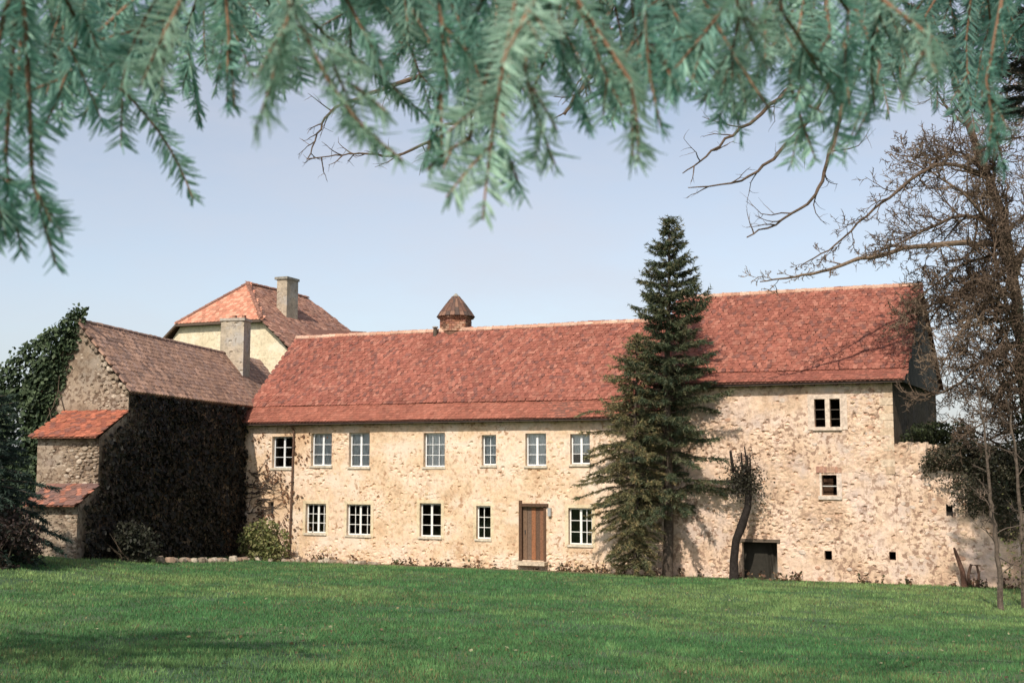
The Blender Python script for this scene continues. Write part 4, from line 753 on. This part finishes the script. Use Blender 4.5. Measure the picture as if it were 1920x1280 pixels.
# ---- bare trees
def grow(mb, p, d, L, r, lev, bark, spread=.75, upb=.08, cnt=None, kids=5, curl=.18, lim=4, rmin=.004):
    n = 7 if lev <= 1 else 5; pts = [np.array(p, float)]; dd = unit(d)
    for k in range(n): dd = unit(dd+rng.normal(0, curl, 3)+np.array([0, 0, upb])); pts.append(pts[-1]+dd*L/n)
    pts = np.array(pts); rr = r*(1-.72*np.linspace(0, 1, n+1)); mb.tube(pts, rr, 6 if lev <= 1 else (4 if lev == 2 else 3), bark, False)
    if lev >= lim: return
    for k in range(kids):
        q = .25+.75*(k+random.random())/kids; i = min(int(q*n), n-1); o = pts[i]+(pts[i+1]-pts[i])*(q*n-i); ax = unit(pts[i+1]-pts[i])
        nd = unit(ax*random.uniform(.5, 1)+rng.normal(0, spread, 3)); grow(mb, o, nd, L*random.uniform(.32, .6)*(1.1-.4*q), max(rr[i]*.6, rmin), lev+1, bark, spread, upb, cnt, kids, curl*1.15, lim, rmin)
def limb(mb, pts, r0, r1, bark, twigs, tl, lim=3, kids=4, side=None, rt=.02, rmin=None):
    pts = np.array(pts, float); uu = np.linspace(0, 1, len(pts)); t = np.linspace(0, 1, len(pts)*4); sm = np.stack([np.interp(t, uu, pts[:, j]) for j in range(3)], 1)
    for _ in range(2): sm[1:-1] = (sm[:-2]+2*sm[1:-1]+sm[2:])/4
    sm[1:-1] += rng.normal(0, .012*np.linalg.norm(pts[-1]-pts[0])/4, sm[1:-1].shape); rr = r0+(r1-r0)*t**.8; mb.tube(sm, rr, 8, bark, False)
    for k in range(twigs):
        q = .12+.88*(k+random.random())/twigs; i = min(int(q*(len(sm)-1)), len(sm)-2); ax = unit(sm[i+1]-sm[i]); nd = unit(ax*.7+rng.normal(0, .7, 3)+(0 if side is None else np.array(side)))
        grow(mb, sm[i], nd, tl*random.uniform(.5, 1.1)*(1.15-.5*q), max(min(rr[i]*.5, rt), .006), 2, bark, .6, .03, kids=kids, lim=lim, rmin=rmin or (.0135 if rt >= .03 else .0025))
BK = (.12, .085, .06); BK2 = (.18, .13, .09)
bx, by = F(18.9, 2.4, 0)[:2]; _k = 0; bt_ = thing('bare_tree', 'big leafless tree with a dense twig crown behind the broken wall', 'tree', (bx, by, gz(bx, by)))
Yt = by; mb = MB(); tr = [np.array([bx, by, gz(bx, by)-.2]), at(1925, 800, Yt), at(1908, 600, Yt), at(1890, 440, Yt), at(1845, 310, Yt), at(1800, 200, Yt), at(1770, 60, Yt)]
limb(mb, tr, .27, .09, BK, 24, 3.2, 4, 6, rt=.07); part('trunk', mb, M_bark, bt_, True)
mb = MB(); Yb = Yt-1.6
limb(mb, [at(1890, 460, Yt), at(1800, 455, Yb), at(1690, 465, Yb), at(1560, 505, Yb), at(1480, 522, Yb), at(1425, 528, Yb)], .12, .018, BK2, 16, 1.2, 4, 5, rt=.03)
limb(mb, [at(1860, 330, Yt), at(1760, 300, Yb), at(1690, 350, Yb), at(1630, 400, Yb), at(1560, 465, Yb), at(1500, 500, Yb)], .08, .016, BK, 20, 1.3, 4, 5, rt=.03)
for (pl, r0, nt_, tl) in (([(1900, 560), (1850, 520), (1770, 560), (1720, 640)], .10, 16, 1.8), ([(1910, 640), (1860, 660), (1800, 720), (1740, 745)], .09, 16, 1.7), ([(1900, 520), (1940, 420), (1990, 250)], .2, 14, 2.4), ([(1880, 420), (1800, 400), (1720, 440), (1650, 470)], .10, 20, 1.8), ([(1905, 600), (1840, 600), (1790, 580), (1740, 520)], .10, 18, 1.9),
                          ([(1900, 500), (1830, 380), (1760, 330), (1700, 300)], .09, 18, 1.8), ([(1905, 560), (1870, 440), (1850, 350), (1820, 270)], .08, 18, 1.8), ([(1915, 700), (1880, 720), (1850, 790), (1800, 820)], .07, 16, 1.5), ([(1900, 470), (1850, 480), (1790, 500), (1720, 560), (1690, 600)], .07, 20, 1.6), ([(1908, 620), (1880, 560), (1860, 480), (1880, 400)], .08, 18, 1.8), ([(1850, 330), (1800, 280), (1760, 300), (1680, 290)], .06, 18, 1.6), ([(1905, 580), (1850, 560), (1800, 620), (1760, 700)], .07, 18, 1.6), ([(1900, 520), (1840, 540), (1800, 540), (1770, 600)], .07, 18, 1.5), ([(1912, 680), (1890, 640), (1870, 590), (1840, 540)], .07, 16, 1.6), ([(1870, 370), (1860, 300), (1880, 220), (1900, 120)], .07, 18, 1.8), ([(1915, 720), (1880, 690), (1840, 680), (1800, 650)], .06, 18, 1.5), ([(1918, 760), (1890, 770), (1860, 740), (1830, 700)], .06, 18, 1.4)):
    _k += 1; limb(mb, [at(pl[0][0], pl[0][1], Yt)]+[at(a, b, Yt-(.5 if _k % 2 else 1.5)) for a, b in pl[1:]], r0*.8, .018, BK2 if _k % 3 == 0 else BK, int(nt_*2.1), tl, 4, 6, rt=.03)
part('branches', mb, M_bark, bt_)
mb = MB(); n = 2600; z = rng.uniform(1.5, 9, n); a = rng.random(n)*2*PI; tx = np.interp(z, [q[2] for q in tr], [q[0] for q in tr]); rr = .5+.35*rng.random(n)
leaves(mb, np.stack([tx+np.cos(a)*rr, by+np.sin(a)*rr, z], 1), .15, [(.04, .055, .022), (.055, .07, .03), (.03, .04, .018)]); part('ivy_leaves', mb, M_leaf, bt_, kind='stuff')
# nearer bare tree outside the right edge, its thin boughs reach across the top
Yn = 9.; nt = thing('walnut_tree', 'slender leafless tree reaching thin dark boughs across the sky above the roofs', 'tree', (9.2, Yn, gz(9.2, Yn))); mb = MB()
mb.tube([(9.2, Yn, gz(9.2, Yn)-.2), (9.15, Yn, 4), (9.0, Yn, 6.5), (8.9, Yn, 9)], [.24, .19, .15, .08], 9, BK); part('trunk', mb, M_bark, nt, True)
mb = MB(); hub = np.array([9.0, Yn, 6.])
limb(mb, [hub+[0, 0, 1.2], at(1700, -150, Yn), at(1400, -120, Yn), at(1150, -20, Yn), at(980, 120, Yn), at(860, 240, Yn), at(800, 268, Yn)], .05, .009, BK, 12, .6, 3, 4, rt=.01)
limb(mb, [at(830, 255, Yn), at(740, 296, Yn), at(690, 287, Yn), at(640, 290, Yn), at(575, 298, Yn)], .013, .004, BK, 12, .28, 3, 3, rt=.006)
limb(mb, [at(980, 120, Yn), at(880, 110, Yn), at(760, 150, Yn), at(660, 190, Yn), at(620, 205, Yn), at(598, 245, Yn), at(575, 300, Yn)], .03, .004, BK, 14, .3, 3, 3, rt=.006)
limb(mb, [at(1150, -20, Yn), at(1130, 75, Yn), at(1110, 140, Yn), at(1080, 180, Yn), at(1058, 215, Yn)], .035, .012, BK, 10, .45, 3, 4, rt=.009)
limb(mb, [at(1560, -135, Yn), at(1550, 50, Yn), at(1480, 170, Yn), at(1390, 240, Yn), at(1330, 290, Yn), at(1280, 325, Yn)], .03, .004, BK, 10, .45, 3, 3, rt=.007)
limb(mb, [at(1640, -145, Yn), at(1600, 60, Yn), at(1530, 210, Yn), at(1450, 300, Yn), at(1385, 345, Yn), at(1290, 352, Yn)], .03, .004, BK, 8, .4, 3, 3, rt=.006)
limb(mb, [at(1690, -150, Yn), at(1640, 60, Yn), at(1580, 200, Yn), at(1555, 300, Yn), at(1530, 370, Yn), at(1460, 415, Yn), at(1400, 445, Yn)], .03, .005, BK, 12, .5, 3, 3, rt=.007)
part('branches', mb, M_bark, nt)
# pollard before the right wing
c = at(1376, 1092, 40.); Yp = c[1]; pol = thing('pollard_tree', 'dark crooked pollarded tree beside the cellar doorway', 'tree', (c[0], c[1], gz(c[0], c[1]))); mb = MB()
mb.tube([np.array([c[0], c[1], gz(c[0], c[1])-.2]), at(1376, 1050, Yp), at(1380, 1012, Yp), at(1391, 985, Yp), at(1402, 950, Yp), at(1404, 915, Yp), at(1398, 888, Yp)], [.17, .14, .13, .15, .12, .11, .12], 10, (.026, .021, .018)); part('trunk', mb, M_bark, pol, True)
mb = MB()
for k in range(7):
    p = at(1398+random.uniform(-14, 12), 893+random.uniform(-10, 20), Yp); q = random.uniform(-1.8, 1.6); mb.tube([p, p+[q*.2, random.uniform(-.1, .1), .35], p+[q*.3+random.uniform(-.1, .1), 0, random.uniform(.6, 1.1)]], [.06, .04, .02], 6, (.028, .022, .019))
    grow(mb, p+np.array([q*.2, 0, .35]), np.array([q, 0, .8]), random.uniform(.4, .8), .016, 2, (.06, .045, .036), kids=4, lim=3)
part('branches', mb, M_bark, pol); mb = MB(); leaves(mb, at(1396, 905, Yp)+np.array([0, 0, .12])+rng.normal(0, 1, (2200, 3))*[.30, .22, .36], .07, [(.03, .028, .018), (.045, .042, .024), (.035, .03, .02)]); part('withered_leaves', mb, M_leaf, pol)
# saplings on the right lawn
for (u, v, Yq, tops, lb) in ((1878, 1140, 27.2, [(1872, 1050), (1862, 960), (1856, 930), (1850, 840), (1835, 730)], 'thin bare sapling on the lawn before the broken wall'), (1921, 1128, 28.4, [(1918, 1030), (1912, 950), (1905, 840), (1890, 760)], 'second thin sapling with leafy shoots on the lawn before the broken wall')):
    c = at(u, v, Yq); x, y = c[0], c[1]; sp = thing('sapling', lb, 'sapling', (x, y, gz(x, y)), 'saplings on the lawn'); mb = MB(); limb(mb, [np.array([x, y, gz(x, y)-.1])]+[at(a, b, Yq) for a, b in tops], .075, .02, (.11, .085, .065), 16, .9, 4, 4, rt=.02); part('trunk', mb, M_bark, sp)
    if u > 1900: mb = MB(); leaves(mb, at(1912, 1040, Yq)+rng.normal(0, 1, (260, 3))*[.22, .2, .55], .07, [(.10, .11, .035), (.14, .13, .05)]); part('leaves', mb, M_leaf, sp)
# broken stump with bent stem at the wall foot
x, y = F(15.0, -.45, 0)[:2]; g0 = gz(x, y); stp = thing('broken_stump', 'reddish brown broken stump with a bent stem at the wall foot', 'stump', (x, y, g0)); mb = MB()
mb.tube([(x-.1, y, g0-.1), (x-.16, y, g0+.5), (x-.32, y, g0+1.0), (x-.4, y, g0+1.25)], [.11, .08, .06, .035], 7, (.11, .06, .042)); part('trunk', mb, M_bark, stp); mb = MB()
mb.tube([(x+.05, y, g0-.1), (x+.02, y, g0+.4), (x+.12, y, g0+.72), (x+.3, y, g0+.7), (x+.36, y, g0+.4), (x+.3, y, g0-.05)], [.06, .05, .045, .04, .04, .05], 7, (.10, .06, .042)); part('bent_stem', mb, M_bark, stp)
# ================================================================== THE FIR OVERHEAD
fir = thing('fir_tree', 'blue green fir whose needled boughs hang across the top of the view', 'tree', (3.3, 1.5, gz(3.3, 1.5)))
mb = MB(); mb.tube([(3.3, 1.5, gz(3.3, 1.5)-.2), (3.3, 1.5, 4), (3.3, 1.52, 6.5)], [.26, .2, .13], 10, (.13, .09, .065)); part('trunk', mb, M_bark, fir, True)
LIMBS = []
for (Yl, dz) in ((1.45, .10), (1.95, .12), (2.6, .14)):
    pts = []
    for k in range(15):
        q = k/14; x = 3.3-(3.3+1.02*Yl*.5+.55)*q; yy = 1.5+(Yl-1.5)*min(1, q*4); zt = EYE+yy*.40+dz+.10*math.sin(q*5+Yl)*.6+.35*(1-q)**3; pts.append((x, yy, zt))
    m_ = MB(); m_.tube(pts, np.linspace(.05, .008, 15), 7, (.14, .095, .065)); part('limb', m_, M_bark, fir, True); LIMBS.append(np.array(pts))
def needle_mesh(mb, o, d, n_, L, wd, col):
    """curved folded needles: o origins, d directions, n_ up-normals"""
    sd = np.cross(d, n_); sd /= np.linalg.norm(sd, axis=1)[:, None]+1e-9; k = len(o); L = L[:, None]; wd = wd[:, None]
    up = np.cross(sd, d)
    p0 = o; m1 = o+d*L*.45-up*L*.03; tip = o+d*L-up*L*.12
    v = np.stack([p0-sd*wd*.35, p0+up*wd*.22, p0+sd*wd*.35, m1-sd*wd*.5, m1+up*wd*.25, m1+sd*wd*.5, tip-sd*wd*.16, tip+up*wd*.08, tip+sd*wd*.16], 1).reshape(-1, 3)
    f = np.array([[0, 1, 4, 3], [1, 2, 5, 4], [3, 4, 7, 6], [4, 5, 8, 7]]); mb.add(v, (f[None]+(np.arange(k)*9)[:, None, None]).reshape(-1, 4), np.repeat(col, 9, 0))
NPAL = np.array([(.23, .46, .37), (.29, .52, .42), (.18, .38, .31), (.37, .57, .45), (.22, .44, .37)])
def spray(bu, bv, tu, tv, Y0, Y1=None, nl=.030, dark=1., pale=0., laterals=1):
    Y1 = Y0 if Y1 is None else Y1; a = at(bu, bv, Y0); b = at(tu, tv, Y1); L = np.linalg.norm(b-a); ax = (b-a)/L
    best = min(((np.linalg.norm((q-a)*[1, 1, .6]), j, i) for j, lm in enumerate(LIMBS) for i, q in enumerate(lm)), key=lambda r_: r_[0]); h = LIMBS[best[1]][best[2]]
    twig = MB(); bend = rng.normal(0, .03, 3)*L; uu = np.linspace(0, 1, 9); cur = a+uu[:, None]*(b-a)+np.sin(uu*PI)[:, None]*bend+np.array([0, 0, -1])*(uu**2*.0)[:, None]
    twig.tube(np.concatenate([[h, (h*.5+a*.5)+[0, 0, .03]], cur]), np.concatenate([[.0042, .0034], np.linspace(.0028, .0012, 9)]), 6, (.20, .12, .075), False)
    view = unit(a); nrm = unit(-view+rng.normal(0, .38, 3)+np.array([0, 0, .25])); nm = MB(); paths = [(np.concatenate([[h, (h*.5+a*.5)+[0, 0, .03]], cur]), 1.)] if np.linalg.norm(h-a) > .05 else [(cur, 1.)]
    for k in range(laterals):
        q = random.uniform(.12, .55); sg = random.choice((-1, 1)); o = a+(b-a)*q; ld = unit(ax*.8+np.cross(ax, nrm)*sg*random.uniform(.5, .9)+rng.normal(0, .12, 3)); l2 = L*random.uniform(.28, .5); pth = o+np.linspace(0, 1, 6)[:, None]*ld*l2+np.array([0, 0, -.12*l2])*(np.linspace(0, 1, 6)**2)[:, None]
        twig.tube(pth, np.linspace(.0020, .0010, 6), 5, (.22, .13, .08), False); paths.append((pth, .9))
    for (pth, sc_) in paths:
        Lp = np.linalg.norm(pth[-1]-pth[0]); ui = np.concatenate([[0], np.cumsum(np.linalg.norm(np.diff(pth, axis=0), axis=1))]); Lp = ui[-1]; ui = ui/Lp; n = int(Lp/.0015); t = np.sort(rng.random(n)); o = np.stack([np.interp(t, ui, pth[:, j]) for j in range(3)], 1)
        an = np.where(rng.random(n) < .5, 0, PI)+rng.normal(0, .55, n); axp = unit(pth[-1]-pth[0]); sd = unit(np.cross(axp, nrm)); nn = np.cross(sd, axp)
        fw = .55+.25*rng.random(n)+.5*(t > .94); d = axp*fw[:, None]+(sd*np.cos(an)[:, None]+nn*np.abs(np.sin(an))[:, None]*np.where(rng.random(n) < .75, 1, -1)[:, None])*.85; d += rng.normal(0, .07, (n, 3)); d /= np.linalg.norm(d, axis=1)[:, None]
        ll = nl*sc_*(.75+.35*rng.random(n))*(1-.35*(t > .93)); col = NPAL[rng.choice(5, n)]*(.75+.5*rng.random((n, 1)))*dark; col = col*(1-pale)+pale*np.array([.54, .64, .48]); needle_mesh(nm, o, d, np.tile(nrm, (n, 1)), ll, .0030*(.8+.4*rng.random(n)), col)
    tw = part('twig', twig, M_bark, fir); part('needles', nm, M_needle, tw, kind='stuff')
main = [(60, 330, 105, 495, 1.5, 2), (10, 300, 40, 470, 1.55, 2), (-40, 280, 10, 440, 1.5, 2), (190, 130, 362, 372, 1.7, 0), (165, -20, 60, 290, 1.6, 2), (300, -10, 225, 180, 1.5, 1), (345, -10, 262, 165, 1.35, 1), (100, 40, 115, 240, 2.0, 1), (350, 60, 375, 230, 2.2, 1), (250, 60, 300, 240, 2.1, 1),
        (545, 10, 478, 245, 1.25, 1), (548, 10, 755, 300, 1.3, 2), (420, -40, 440, 200, 1.6, 1), (640, -20, 720, 130, 1.5, 1), (820, -10, 840, 170, 1.4, 1), (845, 100, 800, 300, 1.5, 1), (945, 115, 905, 412, 1.3, 1), (1005, -10, 940, 120, 1.15, 1), (985, 130, 1045, 320, 1.35, 1), (940, 240, 985, 370, 1.45, 1), (880, 260, 800, 320, 1.5, 0),
        (1100, 40, 1175, 215, 1.45, 1), (1212, -10, 1240, 240, 1.4, 2), (1345, 30, 1230, 170, 1.45, 1), (1375, -20, 1440, 130, 1.25, 1), (1385, 40, 1350, 180, 1.5, 1), (1465, 20, 1570, 190, 1.45, 2), (1590, 20, 1560, 290, 1.6, 2), (1650, 0, 1640, 200, 1.6, 1), (1745, 70, 1688, 190, 1.3, 0), (1850, 150, 1885, 320, 1.8, 1), (1180, 150, 1196, 305, 1.35, 0), (1060, 130, 1110, 240, 1.5, 1), (1330, 120, 1390, 260, 1.8, 1), (1480, 150, 1530, 300, 1.8, 1), (1650, 120, 1600, 260, 1.8, 1)]
for (bu, bv, tu, tv, yy, lat) in main: spray(bu, bv, tu, tv, yy, yy*random.uniform(.95, 1.08), .036, 1., .45 if yy <= 1.35 else .25*random.random(), lat+1)  # pale mixes a sunlit look into the needle colour, strongest on nearest sprays
env_u = [-80, 0, 110, 140, 200, 370, 420, 500, 560, 700, 760, 850, 900, 1000, 1080, 1150, 1300, 1400, 1550, 1700, 1760, 1920, 2000]; env_v = [440, 440, 400, 280, 220, 220, 180, 210, 180, 230, 270, 300, 330, 310, 260, 220, 190, 240, 270, 210, 210, 300, 320]
k = 0
while k < 92:
    bu = random.uniform(-60, 1650); bv = random.uniform(-110, 90); an = random.gauss(0, .55); ln_ = random.uniform(120, 260); tu = bu+math.sin(an)*ln_; tv = bv+math.cos(an)*ln_
    if tv > np.interp(tu, env_u, env_v): continue
    yy = random.uniform(1.6, 2.7); spray(bu, bv, tu, tv, yy, yy*random.uniform(.95, 1.05), .036, random.uniform(.65, 1.), .3*random.random(), random.choice((1, 2, 2, 3))); k += 1
for k in range(22):
    bu = random.uniform(1660, 1990); bv = random.uniform(-120, 90); an = random.gauss(0, .5); ln_ = random.uniform(110, 190); yy = random.uniform(2.4, 3.4)
    spray(bu, bv, bu+math.sin(an)*ln_, bv+math.cos(an)*ln_, yy, yy, .036, random.uniform(.6, .9), 0, random.choice((2, 3)))  # needle colour dimmed here to shade the corner
# dark conifer at the top right, deep shade put into its needle colours
conifer('dark_spruce', 'dark spruce whose shaded boughs fill the upper right corner', (12.5, 24., gz(12.5, 24.)), 17, lambda q, az: np.interp(q, [0, .60, .62, .8, 1], [.0, .0, 3.0, 3.2, .6])*(.65+.5*vn(q*9, az, 35).item()), [(.030, .034, .025), (.042, .046, .033), (.05, .065, .05), (.06, .05, .035)], 230, 13, .60, .13, .024, .22, .3, dens=17)
